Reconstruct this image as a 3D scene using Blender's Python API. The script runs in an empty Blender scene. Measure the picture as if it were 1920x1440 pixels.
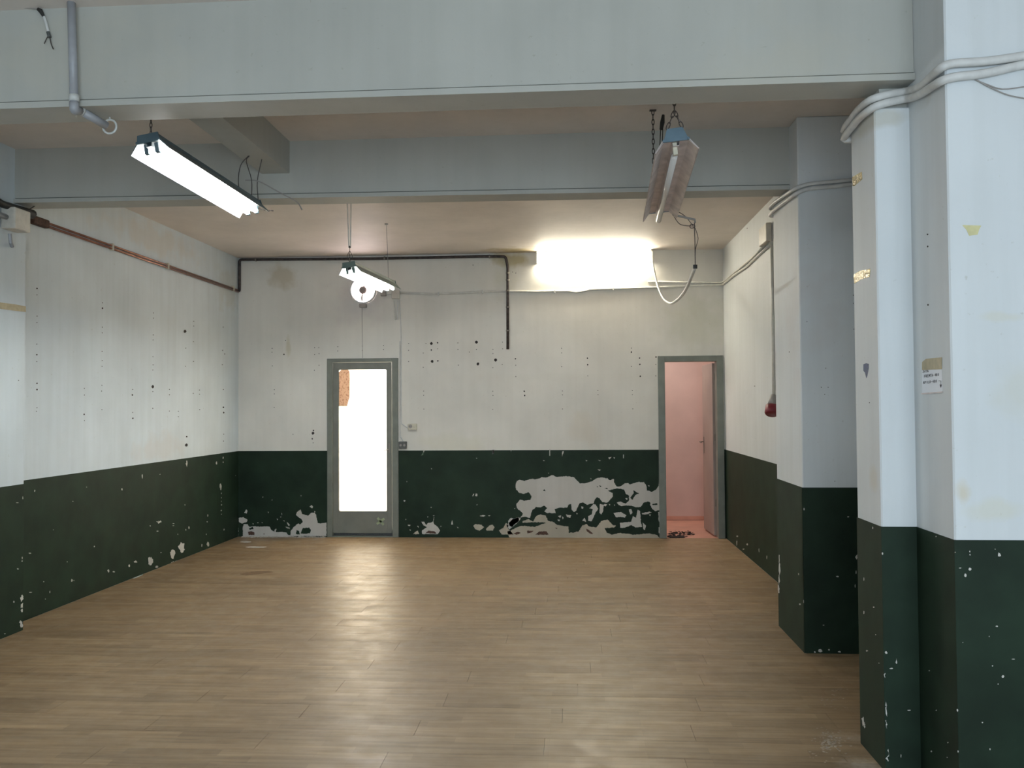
import bpy, bmesh, math, random
from mathutils import Vector, Matrix
from mathutils.geometry import tessellate_polygon
random.seed(7)
scene = bpy.context.scene
C = scene.collection

# ------------------------------------------------------------------ camera
H = 1.52
F, PITCH, ROLL, YAW = 1600.0, .0257, -.0068, .0687
def axes():
    c, s = math.cos(YAW), math.sin(YAW)
    r0 = Vector((c, s, 0)); d0 = Vector((-s, c, 0)); z = Vector((0, 0, 1))
    cp, sp = math.cos(PITCH), math.sin(PITCH)
    d = d0*cp + z*sp; u = -d0*sp + z*cp
    cr, sr = math.cos(ROLL), math.sin(ROLL)
    return r0*cr + u*sr, -r0*sr + u*cr, d
AR, AU, AD = axes()
cam = bpy.data.cameras.new('camera'); camo = bpy.data.objects.new('camera', cam); C.objects.link(camo)
cam.sensor_width = 36; cam.lens = F/1920*36; cam.clip_start = .05; cam.clip_end = 60
m = Matrix((AR, AU, -AD)).transposed().to_4x4(); m.translation = Vector((0, 0, H))
camo.matrix_world = m
scene.camera = camo

# ------------------------------------------------------------------ world, lights, exposure
w = bpy.data.worlds.new('world'); scene.world = w; w.use_nodes = True
w.node_tree.nodes['Background'].inputs[0].default_value = (.62, .8, 1, 1)
w.node_tree.nodes['Background'].inputs[1].default_value = 1.0
scene.view_settings.view_transform = 'Standard'; scene.view_settings.look = 'None'
scene.view_settings.exposure = 0.0; scene.view_settings.gamma = 1; scene.view_settings.use_curve_mapping = False

def area(name, loc, rot, sx, sy, power, col):
    l = bpy.data.lights.new(name, 'AREA'); l.shape = 'RECTANGLE'; l.size = sx; l.size_y = sy
    l.energy = power; l.color = col
    o = bpy.data.objects.new(name, l); C.objects.link(o); o.location = loc; o.rotation_euler = rot
    return o
PI = math.pi
area('shopfront_daylight', (.6, -2.4, 1.35), (PI/2, 0, 0), 4.2, 2.1, 205, (.73, .88, 1.0))      # open shopfront behind the viewer
area('courtyard_daylight', (-2.4, 11.9, 2.7), (math.radians(-62), 0, 0), 1.8, 1.2, 430, (1, .93, .84))      # daylight behind the glazed door
area('pink_room_soft_light', (.6, 10.8, 2.9), (0, 0, 0), 1.0, 1.0, 26, (1, .93, .88))  # soft warm light above the pink room, its source unseen
TUBE, WALLTUBE, FANGLOW = 112, 62, 30

# ------------------------------------------------------------------ main measures
XL, XLN, YLN, YB, XR, ZG, ZC = -3.934, -3.78, 5.67, 9.875, 1.75, 1.008, 3.30
MC = (1.412, 5.356, 6.004)            # middle column: left face X, front Y, back Y
NC = (1.284, 3.658, 3.957, 1.4265, 3.309)   # near column
B1, B2 = 3.60, 5.55

def ray(u, v):
    r2 = (u-960)/F; u2 = -(v-720)/F
    return AR*r2 + AU*u2 + AD
O = Vector((0, 0, H))
def at(u, v, X=None, Y=None, Z=None):
    d = ray(u, v)
    t = X/d.x if X is not None else Y/d.y if Y is not None else (Z-H)/d.z
    return O + d*t
FACES = {   # name: (axis, value, normal, ranges (x0,x1,y0,y1,z0,z1))
 'left': (0, XL, (1,0,0), (-9,9,YLN,YB,0,ZC)), 'leftnear': (0, XLN, (1,0,0), (-9,9,0,YLN,0,ZC)),
 'back': (1, YB, (0,-1,0), (XL,XR,0,99,0,ZC)), 'right': (0, XR, (-1,0,0), (-9,9,NC[2],YB,0,ZC)),
 'midleft': (0, MC[0], (-1,0,0), (-9,9,MC[1],MC[2],0,ZC)), 'midfront': (1, MC[1], (0,-1,0), (MC[0],XR,0,99,0,ZC)),
 'nearleft': (0, NC[0], (-1,0,0), (-9,9,NC[1],NC[2],0,2.8)), 'nearfront': (1, NC[1], (0,-1,0), (NC[0],NC[3],0,99,0,2.8)),
 'nearside': (0, NC[3], (-1,0,0), (-9,9,NC[4],NC[1],0,ZC)), 'nearbig': (1, NC[4], (0,-1,0), (NC[3],9,0,99,0,ZC)),
 'beamone': (1, B1, (0,-1,0), (-9,NC[3],0,99,2.85,ZC)),
 'beamtwo': (1, B2, (0,-1,0), (-9,MC[0],0,99,2.92,ZC)),
 'floor': (2, 0., (0,0,1), (-9,9,0,YB,-1,1)), 'ceiling': (2, ZC, (0,0,-1), (-9,9,0,YB,0,9))}
def hit(u, v):
    best = None
    for n, (ax, val, nrm, rg) in FACES.items():
        d = ray(u, v)
        if abs(d[ax]) < 1e-6: continue
        t = (val-O[ax])/d[ax]
        if t <= .1: continue
        p = O+d*t; e = .004
        if rg[0]-e <= p.x <= rg[1]+e and rg[2]-e <= p.y <= rg[3]+e and rg[4]-e <= p.z <= rg[5]+e:
            if best is None or t < best[0]-1e-4: best = (t, n, p)
    return best[1], best[2]
def on(u, v, face, off=0.):
    ax, val, nrm, rg = FACES[face]
    d = ray(u, v); t = (val + nrm[ax]*off - O[ax])/d[ax]
    return O + d*t
def off(face, o): return Vector(FACES[face][2])*o

# ------------------------------------------------------------------ materials
def newmat(name):
    m = bpy.data.materials.new(name); m.use_nodes = True
    nt = m.node_tree; return m, nt, nt.nodes['Principled BSDF']
def simple(name, col, rough=.6, metal=0., noise=.0, scale=12, bump=0.):
    m, nt, b = newmat(name)
    b.inputs['Base Color'].default_value = (*col, 1); b.inputs['Roughness'].default_value = rough; b.inputs['Metallic'].default_value = metal
    tc = nt.nodes.new('ShaderNodeNewGeometry')
    n = nt.nodes.new('ShaderNodeTexNoise'); n.inputs['Scale'].default_value = scale; n.inputs['Detail'].default_value = 5
    nt.links.new(tc.outputs['Position'], n.inputs['Vector'])
    if noise > 0:
        r = nt.nodes.new('ShaderNodeValToRGB'); nt.links.new(n.outputs['Fac'], r.inputs['Fac'])
        r.color_ramp.elements[0].position = .3; r.color_ramp.elements[1].position = .7
        r.color_ramp.elements[0].color = (*[c*(1-noise) for c in col], 1); r.color_ramp.elements[1].color = (*[min(1, c*(1+noise*.6)) for c in col], 1)
        nt.links.new(r.outputs['Color'], b.inputs['Base Color'])
    if bump > 0:
        bp = nt.nodes.new('ShaderNodeBump'); bp.inputs['Strength'].default_value = bump; bp.inputs['Distance'].default_value = .01
        nt.links.new(n.outputs['Fac'], bp.inputs['Height']); nt.links.new(bp.outputs['Normal'], b.inputs['Normal'])
    return m
def emit(name, col, s):
    m, nt, b = newmat(name)
    b.inputs['Base Color'].default_value = (.8, .8, .8, 1)
    b.inputs['Emission Color'].default_value = (*col, 1); b.inputs['Emission Strength'].default_value = s
    return m
def plaster(name, col, stains_and_bands=(), streak=0.12, mott=.10):
    """painted plaster: mottling, vertical grime streaks, listed stains (centre, radii, colour, strength)"""
    m, nt, b = newmat(name); N = nt.nodes; L = nt.links
    b.inputs['Roughness'].default_value = .62
    g = N.new('ShaderNodeNewGeometry')
    def noise(scale, detail, vec=None, sc=None):
        n = N.new('ShaderNodeTexNoise'); n.inputs['Scale'].default_value = scale; n.inputs['Detail'].default_value = detail
        src = g.outputs['Position']
        if sc:
            mp = N.new('ShaderNodeMapping'); mp.inputs['Scale'].default_value = sc; L.new(src, mp.inputs['Vector']); src = mp.outputs['Vector']
        L.new(src, n.inputs['Vector']); return n.outputs['Fac']
    def ramp(f, p0, p1, c0, c1):
        r = N.new('ShaderNodeValToRGB'); r.color_ramp.elements[0].position = p0; r.color_ramp.elements[1].position = p1
        r.color_ramp.elements[0].color = (*c0, 1); r.color_ramp.elements[1].color = (*c1, 1); L.new(f, r.inputs['Fac']); return r.outputs['Color']
    def mix(kind, fac, a, c):
        x = N.new('ShaderNodeMix'); x.data_type = 'RGBA'; x.blend_type = kind
        if isinstance(fac, (int, float)): x.inputs[0].default_value = fac
        else: L.new(fac, x.inputs[0])
        for i, s in ((6, a), (7, c)):
            if isinstance(s, tuple): x.inputs[i].default_value = (*s, 1)
            else: L.new(s, x.inputs[i])
        return x.outputs[2]
    c = ramp(noise(1.7, 6), .3, .7, tuple(k*(1-mott) for k in col), tuple(min(1, k*(1+mott*.5)) for k in col))
    c = mix('MULTIPLY', streak, c, ramp(noise(1.0, 4, sc=(14, 14, .8)), .35, .6, (.72, .72, .68), (1, 1, 1)))
    c = mix('MULTIPLY', .55, c, ramp(noise(38, 3), .70, .78, (1, 1, 1), (.72, .68, .6)))
    edge = noise(6, 6)
    for (ctr, rad, sc, st) in stains_and_bands:
        mp = N.new('ShaderNodeVectorMath'); mp.operation = 'SUBTRACT'; L.new(g.outputs['Position'], mp.inputs[0]); mp.inputs[1].default_value = ctr
        dv = N.new('ShaderNodeVectorMath'); dv.operation = 'DIVIDE'; L.new(mp.outputs[0], dv.inputs[0]); dv.inputs[1].default_value = rad
        ln = N.new('ShaderNodeVectorMath'); ln.operation = 'LENGTH'; L.new(dv.outputs[0], ln.inputs[0])
        a = N.new('ShaderNodeMath'); a.operation = 'MULTIPLY_ADD'; L.new(edge, a.inputs[0]); a.inputs[1].default_value = 2.6; L.new(ln.outputs['Value'], a.inputs[2])
        mr = N.new('ShaderNodeMapRange'); L.new(a.outputs[0], mr.inputs['Value'])
        mr.inputs['From Min'].default_value = 1.75; mr.inputs['From Max'].default_value = 2.5; mr.inputs['To Min'].default_value = st; mr.inputs['To Max'].default_value = 0
        c = mix('MIX', mr.outputs[0], c, sc)
    L.new(c, b.inputs['Base Color'])
    bp = N.new('ShaderNodeBump'); bp.inputs['Strength'].default_value = .25; bp.inputs['Distance'].default_value = .01
    L.new(noise(9, 5), bp.inputs['Height']); L.new(bp.outputs['Normal'], b.inputs['Normal'])
    return m

OCH = (.42, .33, .12); BEI = (.50, .43, .30)
st_back = [((-.62, YB, 3.22), (.26, .3, .09), OCH, .7), ((-.75, YB, 3.0), (.14, .3, .2), (.62, .60, .46), .35),
           ((-3.36, YB, 3.07), (.2, .3, .13), BEI, .6), ((-2.5, YB, 2.75), (.3, .3, .28), (.6, .52, .52), .3),
           ((-1.3, YB, 1.08), (.45, .3, .10), (.66, .64, .48), .3), ((1.2, YB, 1.25), (.35, .3, .2), (.62, .58, .5), .2),
           ((.15, YB, 1.25), (.16, .3, .2), (.66, .56, .42), .22), ((1.45, YB, 2.45), (.4, .3, .3), (.55, .56, .42), .3),
           ((-3.33, YB, 2.25), (.03, .3, .16), (.55, .5, .32), .5), ((-.35, YB, 1.85), (1.2, .3, .05), (.68, .66, .58), .2)]  # last entry is a wide faint band, slightly darker than the wall
st_left = [((XL, 7.9, 3.15), (.3, .9, .16), (.62, .52, .4), .35), ((XL, 9.6, 2.9), (.3, .35, .3), (.5, .48, .38), .35), ((XL, 8.0, 1.15), (.3, .5, .14), (.6, .54, .48), .3),
           ((XLN, 5.35, 2.82), (.3, .28, .12), (.25, .24, .2), .5)]
st_col = [((1.72, NC[4], 1.55), (.12, .3, .12), (.58, .57, .48), .4), ((1.56, NC[4], 1.12), (.12, .3, .04), (.62, .60, .46), .4), ((1.62, NC[4], 1.84), (.10, .3, .02), (.62, .60, .48), .4),
          ((1.46, NC[4], 1.18), (.03, .3, .05), (.6, .52, .36), .6), ((1.33, NC[1], 2.72), (.1, .3, .04), (.5, .48, .4), .6), ((NC[0], 3.75, 1.2), (.3, .06, .06), (.6, .52, .38), .35),
          ((MC[0], 5.5, 2.1), (.3, .2, .4), (.56, .52, .5), .3)]
M = {}
M['white'] = plaster('white_plaster', (.74, .745, .74))
M['back'] = plaster('back_wall_plaster', (.765, .74, .675), st_back, .10)
M['left'] = plaster('left_wall_plaster', (.66, .73, .76), st_left, .16)
M['column'] = plaster('column_plaster', (.66, .69, .70), st_col, .15, .05)
M['ceiling'] = plaster('ceiling_plaster', (.74, .67, .61), [((-.62, 9.7, ZC), (.36, .2, .3), OCH, .7)], .1)
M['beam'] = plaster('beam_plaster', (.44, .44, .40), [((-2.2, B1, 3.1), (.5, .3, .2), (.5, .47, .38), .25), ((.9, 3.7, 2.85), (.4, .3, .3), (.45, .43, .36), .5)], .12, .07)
M['bare'] = plaster('bare_plaster', (.56, .54, .50), (), .2, .12)
M['barelow'] = plaster('damp_bare_plaster', (.50, .45, .36), (), .2, .25)
M['green'] = simple('green_gloss_paint', (.0125, .0275, .0155), .6, 0, .30, 5, .12)
M['green'].node_tree.nodes['Principled BSDF'].inputs['Specular IOR Level'].default_value = .22
M['greenlite'] = simple('worn_green_paint', (.12, .17, .12), .5, 0, .4, 30)
M['frame'] = simple('grey_green_frame_paint', (.185, .20, .170), .45, 0, .14, 9, .1)
M['leaf'] = simple('grey_door_paint', (.20, .205, .175), .45, 0, .12, 7)
M['pink'] = simple('pink_wall_paint', (.64, .48, .43), .7, 0, .08, 3)
M['pinkdoor'] = simple('beige_door_paint', (.34, .275, .24), .5, 0, .1, 3)
M['pinkfloor'] = simple('pinkish_tile_floor', (.62, .33, .24), .4, 0, .15, 4)
M['court'] = simple('courtyard_white', (.8, .78, .74), .8)
M['brown'] = simple('brown_rust', (.09, .045, .03), .8, 0, .5, 60)
M['dark'] = simple('dark_hole', (.035, .03, .027), .9)
M['darkpipe'] = simple('dark_rusty_pipe', (.065, .05, .045), .5, .2, .6, 25, .2)
M['copper'] = simple('copper_tube', (.36, .19, .14), .32, .75, .3, 14)
M['blackrubber'] = simple('black_rubber', (.02, .02, .018), .55, 0, .3, 40)
M['conduit'] = simple('grey_white_conduit', (.66, .65, .60), .45, 0, .12, 20)
M['cable'] = simple('painted_cable', (.62, .62, .60), .5, 0, .12, 20)
M['pvc'] = simple('grey_pipe_plastic', (.33, .34, .36), .4, 0, .10, 15)
M['pvclite'] = simple('pale_pipe_joint', (.56, .57, .55), .4)
M['wire'] = simple('dark_wire', (.07, .06, .055), .5, .3)
M['thinwire'] = simple('grey_wire', (.30, .28, .26), .5)
M['chain'] = simple('tarnished_chain', (.13, .11, .10), .5, .7)
M['bluebox'] = simple('blue_grey_enamel', (.075, .115, .135), .4, 0, .15, 15)
M['greenbox'] = simple('green_grey_enamel', (.12, .17, .155), .4, 0, .15, 15)
M['bluepale'] = simple('slate_blue_end_plate', (.13, .20, .25), .45, 0, .1, 20)
M['refl'] = simple('dusty_reflector', (.66, .58, .55), .45, .1, .25, 16)
M['refl2'] = simple('white_reflector', (.75, .76, .74), .4)
M['cream'] = simple('cream_plastic', (.62, .58, .46), .4, 0, .15, 40)
M['tubeoff'] = simple('unlit_tube_glass', (.62, .60, .57), .15)
M['tube'] = emit('lit_tube', (.96, 1, 1), TUBE)
M['walltube'] = emit('lit_wall_tube', (1, .92, .74), WALLTUBE)
M['fanglow'] = emit('backlit_fan_screen', (1, .84, .85), FANGLOW)
M['box'] = simple('white_junction_box', (.60, .57, .50), .45, 0, .1, 30)
M['darkbox'] = simple('grey_switch_box', (.10, .105, .10), .5, 0, .3, 60)
M['tape'] = simple('tan_tape', (.42, .35, .20), .4, 0, .15, 40)
M['goldtape'] = simple('shiny_packing_tape', (.55, .44, .22), .22, .25, .5, 60, .6)
M['yellowtape'] = simple('yellow_masking_tape', (.60, .56, .30), .5, 0, .1, 40)
M['paper'] = simple('white_paper', (.78, .80, .84), .6)
M['ink'] = simple('black_marker', (.03, .03, .04), .6)
M['bluestick'] = simple('dark_blue_sticker', (.035, .065, .16), .4, 0, .5, 120)
M['red'] = simple('red_plastic', (.17, .008, .018), .45)
M['greyplastic'] = simple('grey_plastic', (.30, .28, .26), .5)
M['metal'] = simple('handle_metal', (.25, .23, .20), .35, .8)
M['flake'] = simple('white_plaster_flake', (.6, .58, .54), .8, 0, .2, 40)
M['dust'] = simple('pale_dust', (.40, .34, .27), .9, 0, .3, 50)
M['debris'] = simple('black_debris', (.03, .022, .02), .9, 0, .6, 80)
M['fanmetal'] = simple('fan_metal', (.35, .28, .26), .5, .3)
M['concrete'] = simple('plain_subfloor', (.25, .22, .18), .8)

# laminate: three-strip boards, tone per board and per strip
m, nt, b = newmat('laminate_boards'); N = nt.nodes; L = nt.links
tc = N.new('ShaderNodeTexCoord'); oi = N.new('ShaderNodeObjectInfo'); geo = N.new('ShaderNodeNewGeometry')
br = N.new('ShaderNodeTexBrick'); br.inputs['Scale'].default_value = 1; br.inputs['Brick Width'].default_value = .43; br.inputs['Row Height'].default_value = .0645
br.inputs['Mortar Size'].default_value = .0006; br.inputs['Mortar Smooth'].default_value = .5; br.offset = .37; br.offset_frequency = 2
br.inputs['Color1'].default_value = (.78, .77, .76, 1); br.inputs['Color2'].default_value = (1.12, 1.12, 1.12, 1); br.inputs['Mortar'].default_value = (.72, .66, .6, 1)
ad = N.new('ShaderNodeVectorMath'); ad.operation = 'ADD'; L.new(geo.outputs['Position'], ad.inputs[0]); ad.inputs[1].default_value = (10, 10, 0)
L.new(ad.outputs[0], br.inputs['Vector'])
mp = N.new('ShaderNodeMapping'); mp.inputs['Scale'].default_value = (2.2, 34, 1); L.new(geo.outputs['Position'], mp.inputs['Vector'])
gr = N.new('ShaderNodeTexNoise'); gr.inputs['Scale'].default_value = 1; gr.inputs['Detail'].default_value = 7; gr.inputs['Distortion'].default_value = .4
L.new(mp.outputs[0], gr.inputs['Vector'])
def ramp2(f, p0, p1, c0, c1):
    r = N.new('ShaderNodeValToRGB'); r.color_ramp.elements[0].position = p0; r.color_ramp.elements[1].position = p1
    r.color_ramp.elements[0].color = (*c0, 1); r.color_ramp.elements[1].color = (*c1, 1); L.new(f, r.inputs['Fac']); return r.outputs['Color']
def mixc(kind, fac, a, c):
    x = N.new('ShaderNodeMix'); x.data_type = 'RGBA'; x.blend_type = kind; x.inputs[0].default_value = fac
    for i, s in ((6, a), (7, c)):
        if isinstance(s, tuple): x.inputs[i].default_value = (*s, 1)
        else: L.new(s, x.inputs[i])
    return x.outputs[2]
base = ramp2(gr.outputs['Fac'], .3, .72, (.240, .163, .090), (.380, .268, .152))
base = mixc('MULTIPLY', .9, base, br.outputs['Color'])
base = mixc('MULTIPLY', .6, base, ramp2(oi.outputs['Random'], 0, 1, (.86, .84, .82), (1.0, 1.0, 1.0)))
wn = N.new('ShaderNodeTexNoise'); wn.inputs['Scale'].default_value = 1.3; wn.inputs['Detail'].default_value = 8; L.new(geo.outputs['Position'], wn.inputs['Vector'])
base = mixc('MULTIPLY', .7, base, ramp2(wn.outputs['Fac'], .35, .65, (.80, .80, .80), (1, 1, 1)))
for ctr, rad, col_, st_ in (((1.21, 3.72, 0), (.09, .07, 1), (.50, .44, .37), .55), ((1.30, 4.02, 0), (.14, .05, 1), (.48, .42, .34), .35), ((-3.1, 9.1, 0), (.25, .12, 1), (.40, .34, .27), .3)):
    v1 = N.new('ShaderNodeVectorMath'); v1.operation = 'SUBTRACT'; L.new(geo.outputs['Position'], v1.inputs[0]); v1.inputs[1].default_value = ctr
    v2 = N.new('ShaderNodeVectorMath'); v2.operation = 'DIVIDE'; L.new(v1.outputs[0], v2.inputs[0]); v2.inputs[1].default_value = rad
    v3 = N.new('ShaderNodeVectorMath'); v3.operation = 'LENGTH'; L.new(v2.outputs[0], v3.inputs[0])
    nz = N.new('ShaderNodeTexNoise'); nz.inputs['Scale'].default_value = 30; nz.inputs['Detail'].default_value = 8; L.new(geo.outputs['Position'], nz.inputs['Vector'])
    ma = N.new('ShaderNodeMath'); ma.operation = 'MULTIPLY_ADD'; L.new(nz.outputs['Fac'], ma.inputs[0]); ma.inputs[1].default_value = 2.5; L.new(v3.outputs['Value'], ma.inputs[2])
    mr_ = N.new('ShaderNodeMapRange'); L.new(ma.outputs[0], mr_.inputs['Value']); mr_.inputs['From Min'].default_value = 1.2; mr_.inputs['From Max'].default_value = 2.6; mr_.inputs['To Min'].default_value = st_; mr_.inputs['To Max'].default_value = 0
    x = N.new('ShaderNodeMix'); x.data_type = 'RGBA'; L.new(mr_.outputs[0], x.inputs[0]); L.new(base, x.inputs[6]); x.inputs[7].default_value = (*col_, 1); base = x.outputs[2]
L.new(base, b.inputs['Base Color'])
sc = N.new('ShaderNodeTexNoise'); sc.inputs['Scale'].default_value = 7; sc.inputs['Detail'].default_value = 8; sc.inputs['Roughness'].default_value = .7; L.new(geo.outputs['Position'], sc.inputs['Vector'])
mr = N.new('ShaderNodeMapRange'); L.new(sc.outputs['Fac'], mr.inputs['Value']); mr.inputs['From Min'].default_value = .35; mr.inputs['From Max'].default_value = .65
mr.inputs['To Min'].default_value = .33; mr.inputs['To Max'].default_value = .52; L.new(mr.outputs[0], b.inputs['Roughness'])
bpn = N.new('ShaderNodeBump'); bpn.inputs['Strength'].default_value = .06; bpn.inputs['Distance'].default_value = .004; L.new(sc.outputs['Fac'], bpn.inputs['Height']); L.new(bpn.outputs['Normal'], b.inputs['Normal'])
M['floor'] = m

# frosted door glass
m, nt, b = newmat('frosted_glass'); N = nt.nodes; L = nt.links
b.inputs['Base Color'].default_value = (.93, .9, .86, 1); b.inputs['Roughness'].default_value = .35
tr = N.new('ShaderNodeBsdfTranslucent'); tr.inputs['Color'].default_value = (.95, .93, .88, 1)
mx = N.new('ShaderNodeMixShader'); mx.inputs[0].default_value = .8
L.new(b.outputs[0], mx.inputs[1]); L.new(tr.outputs[0], mx.inputs[2]); L.new(mx.outputs[0], N['Material Output'].inputs[0])
M['frost'] = m
m, nt, b = newmat('cardboard'); N = nt.nodes; L = nt.links
b.inputs['Base Color'].default_value = (.55, .33, .2, 1); b.inputs['Roughness'].default_value = .8
g = N.new('ShaderNodeNewGeometry'); n = N.new('ShaderNodeTexNoise'); n.inputs['Scale'].default_value = 45; n.inputs['Detail'].default_value = 4; L.new(g.outputs['Position'], n.inputs['Vector'])
r = N.new('ShaderNodeValToRGB'); L.new(n.outputs['Fac'], r.inputs['Fac']); r.color_ramp.elements[0].position = .3; r.color_ramp.elements[0].color = (.25, .12, .07, 1); r.color_ramp.elements[1].color = (.50, .33, .23, 1); r.color_ramp.elements[1].position = .5
tr = N.new('ShaderNodeBsdfTranslucent'); L.new(r.outputs[0], tr.inputs['Color']); L.new(r.outputs[0], b.inputs['Base Color'])
mx = N.new('ShaderNodeMixShader'); mx.inputs[0].default_value = .13
L.new(b.outputs[0], mx.inputs[1]); L.new(tr.outputs[0], mx.inputs[2]); L.new(mx.outputs[0], N['Material Output'].inputs[0])
M['card'] = m

# ------------------------------------------------------------------ mesh helpers
def obj(name, bm, mat, parent=None, smooth=False):
    bmesh.ops.recalc_face_normals(bm, faces=bm.faces)
    me = bpy.data.meshes.new(name); bm.to_mesh(me); bm.free()
    me.materials.append(M[mat] if isinstance(mat, str) else mat)
    if smooth:
        for p in me.polygons: p.use_smooth = True
    o = bpy.data.objects.new(name, me); C.objects.link(o)
    if parent: o.parent = parent
    return o
def struct(name, bm, mat, parent=None, **k):
    o = obj(name, bm, mat, parent, **k)
    if not parent: o['kind'] = 'structure'
    return o
def tag(o, label, cat, group=None):
    o['label'] = label; o['category'] = cat
    if group: o['group'] = group
    return o
def empty(name, loc=(0,0,0)):
    o = bpy.data.objects.new(name, None); C.objects.link(o); o.location = loc; o.empty_display_size = .1
    bpy.context.view_layer.update(); return o
def thing(name, label, cat, loc=(0,0,0), group=None): return tag(empty(name, loc), label, cat, group)
def bx(bm, x0, x1, y0, y1, z0, z1, bev=0.):
    r = bmesh.ops.create_cube(bm, size=1)
    for v in r['verts']:
        v.co = Vector((x0+(v.co.x+.5)*(x1-x0), y0+(v.co.y+.5)*(y1-y0), z0+(v.co.z+.5)*(z1-z0)))
    if bev:
        es = list({e for v in r['verts'] for e in v.link_edges})
        bmesh.ops.bevel(bm, geom=es, offset=bev, segments=1, affect='EDGES')
    return bm
def box(*a, **k): return bx(bmesh.new(), *a, **k)
def ptr(o, root):      # parent keeping world coordinates of the mesh
    o.parent = root; o.matrix_parent_inverse = root.matrix_world.inverted(); return o
def smooth_path(pts, n=6):
    pts = [Vector(p) for p in pts]
    if len(pts) < 3: return pts
    out = []
    P = [pts[0]*2-pts[1]] + pts + [pts[-1]*2-pts[-2]]
    for i in range(1, len(P)-2):
        for k in range(n):
            t = k/n
            a, b_, c, d = P[i-1], P[i], P[i+1], P[i+2]
            out.append(.5*((2*b_) + (c-a)*t + (2*a-5*b_+4*c-d)*t*t + (3*b_-a-3*c+d)*t**3))
    out.append(pts[-1]); return out
def tube(bm, pts, r, seg=8, cap=True):
    pts = [Vector(p) for p in pts]; rings = []
    up = Vector((0, 0, 1)); prev = None
    for i, p in enumerate(pts):
        d = (pts[min(i+1, len(pts)-1)] - pts[max(i-1, 0)])
        if d.length < 1e-7: d = Vector((0,0,1))
        d.normalize()
        if prev is None:
            a = d.cross(up)
            if a.length < .1: a = d.cross(Vector((1, 0, 0)))
        else: a = prev - d*prev.dot(d)
        a.normalize(); prev = a; b_ = d.cross(a)
        rr = r[i] if isinstance(r, (list, tuple)) else r
        rings.append([bm.verts.new(p + (a*math.cos(2*PI*k/seg) + b_*math.sin(2*PI*k/seg))*rr) for k in range(seg)])
    for i in range(len(rings)-1):
        for k in range(seg): bm.faces.new((rings[i][k], rings[i][(k+1) % seg], rings[i+1][(k+1) % seg], rings[i+1][k]))
    if cap: bm.faces.new(rings[0]); bm.faces.new(rings[-1])
    return bm
def tb(pts, r, seg=8): return tube(bmesh.new(), pts, r, seg)
def corner_path(pts, rad=.03, n=4):
    """polyline with rounded corners"""
    pts = [Vector(p) for p in pts]; out = [pts[0]]
    for i in range(1, len(pts)-1):
        a = pts[i-1]-pts[i]; c = pts[i+1]-pts[i]; q = min(rad, a.length*.45, c.length*.45)
        p0 = pts[i]+a.normalized()*q; p1 = pts[i]+c.normalized()*q
        for k in range(n+1):
            t = k/n; out.append(p0*(1-t)**2 + pts[i]*2*t*(1-t) + p1*t*t)
    out.append(pts[-1]); return out
def link_chain(bm, a, b_, ll=.028, wr=.0022, w_=.008):
    a, b_ = Vector(a), Vector(b_); d = b_-a; n = max(2, int(d.length/(ll*.78))); d.normalize()
    s = d.cross(Vector((0, 1, 0)));  s = s if s.length > .1 else d.cross(Vector((1, 0, 0))); s.normalize(); t = d.cross(s)
    step = (b_-a).length/n
    for i in range(n):
        c = a + d*(i+.5)*step; q = s if i % 2 == 0 else t
        pts = [c + d*(math.cos(2*PI*k/10)*step*.66) + q*(math.sin(2*PI*k/10)*w_*.75) for k in range(11)]
        tube(bm, pts, wr, 5, False)
def poly_prism(bm, pts, nrm, th):
    """flat polygon (3D points) given thickness th along nrm"""
    nrm = Vector(nrm); lo = [bm.verts.new(p) for p in pts]; hi = [bm.verts.new(p+nrm*th) for p in pts]
    tris = tessellate_polygon([pts])
    for t in tris:
        try: bm.faces.new([hi[i] for i in t])
        except ValueError: pass
    n = len(pts)
    for i in range(n):
        try: bm.faces.new((lo[i], lo[(i+1) % n], hi[(i+1) % n], hi[i]))
        except ValueError: pass
def rough_edge(pts, step=.012, amp=.35):
    out = []
    n = len(pts)
    for i in range(n):
        a, b_ = pts[i], pts[(i+1) % n]
        k = max(1, int((b_-a).length/step))
        for j in range(k):
            p = a.lerp(b_, j/k)
            if j or k == 1:
                p = p + Vector((random.uniform(-1, 1), random.uniform(-1, 1), random.uniform(-1, 1)))*min(step, (b_-a).length)*amp
            out.append(p)
    return out

# ------------------------------------------------------------------ the shell
floor = struct('floor', box(-4.4, 3.4, -4, YB, -.08, -.012), 'concrete')
rr = obj('board_field', box(-4.0, 3.3, -3.9, 2.585, -.012, 0), 'floor', floor); rr['kind'] = 'stuff'
PW, PL = .1935, 1.29
def board(x0, x1, y0, y1):
    return box(x0, x1, y0, y1, -.012, 0)
full = None; row = 0; y = 2.587
while y < YB-.01:
    y1 = min(y+PW, YB); x = XL-.3 - ((row*.47) % 1)*PL
    xmin = XLN if y1 < YLN else XL
    while x < XR-.005:
        a = max(x, xmin+.004); c = min(x+PL, (XR-.004))
        if c-a > .03:
            o = bpy.data.objects.new('plank', None) if False else None
            if c-a > PL-.001 and y1-y > PW-.001:
                if full is None: full = box(-PL/2+.0008, PL/2-.0008, -PW/2+.0006, PW/2-.0006, -.012, 0); o = obj('plank', full, 'floor', floor); full = o.data
                else: o = bpy.data.objects.new('plank', full); C.objects.link(o); o.parent = floor
            else: o = obj('plank', box(-(c-a)/2+.0008, (c-a)/2-.0008, -(y1-y)/2+.0006, (y1-y)/2-.0006, -.012, 0), 'floor', floor)
            o.location = ((a+c)/2, (y+y1)/2, 0)
        x += PL
    y = y1; row += 1
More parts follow.
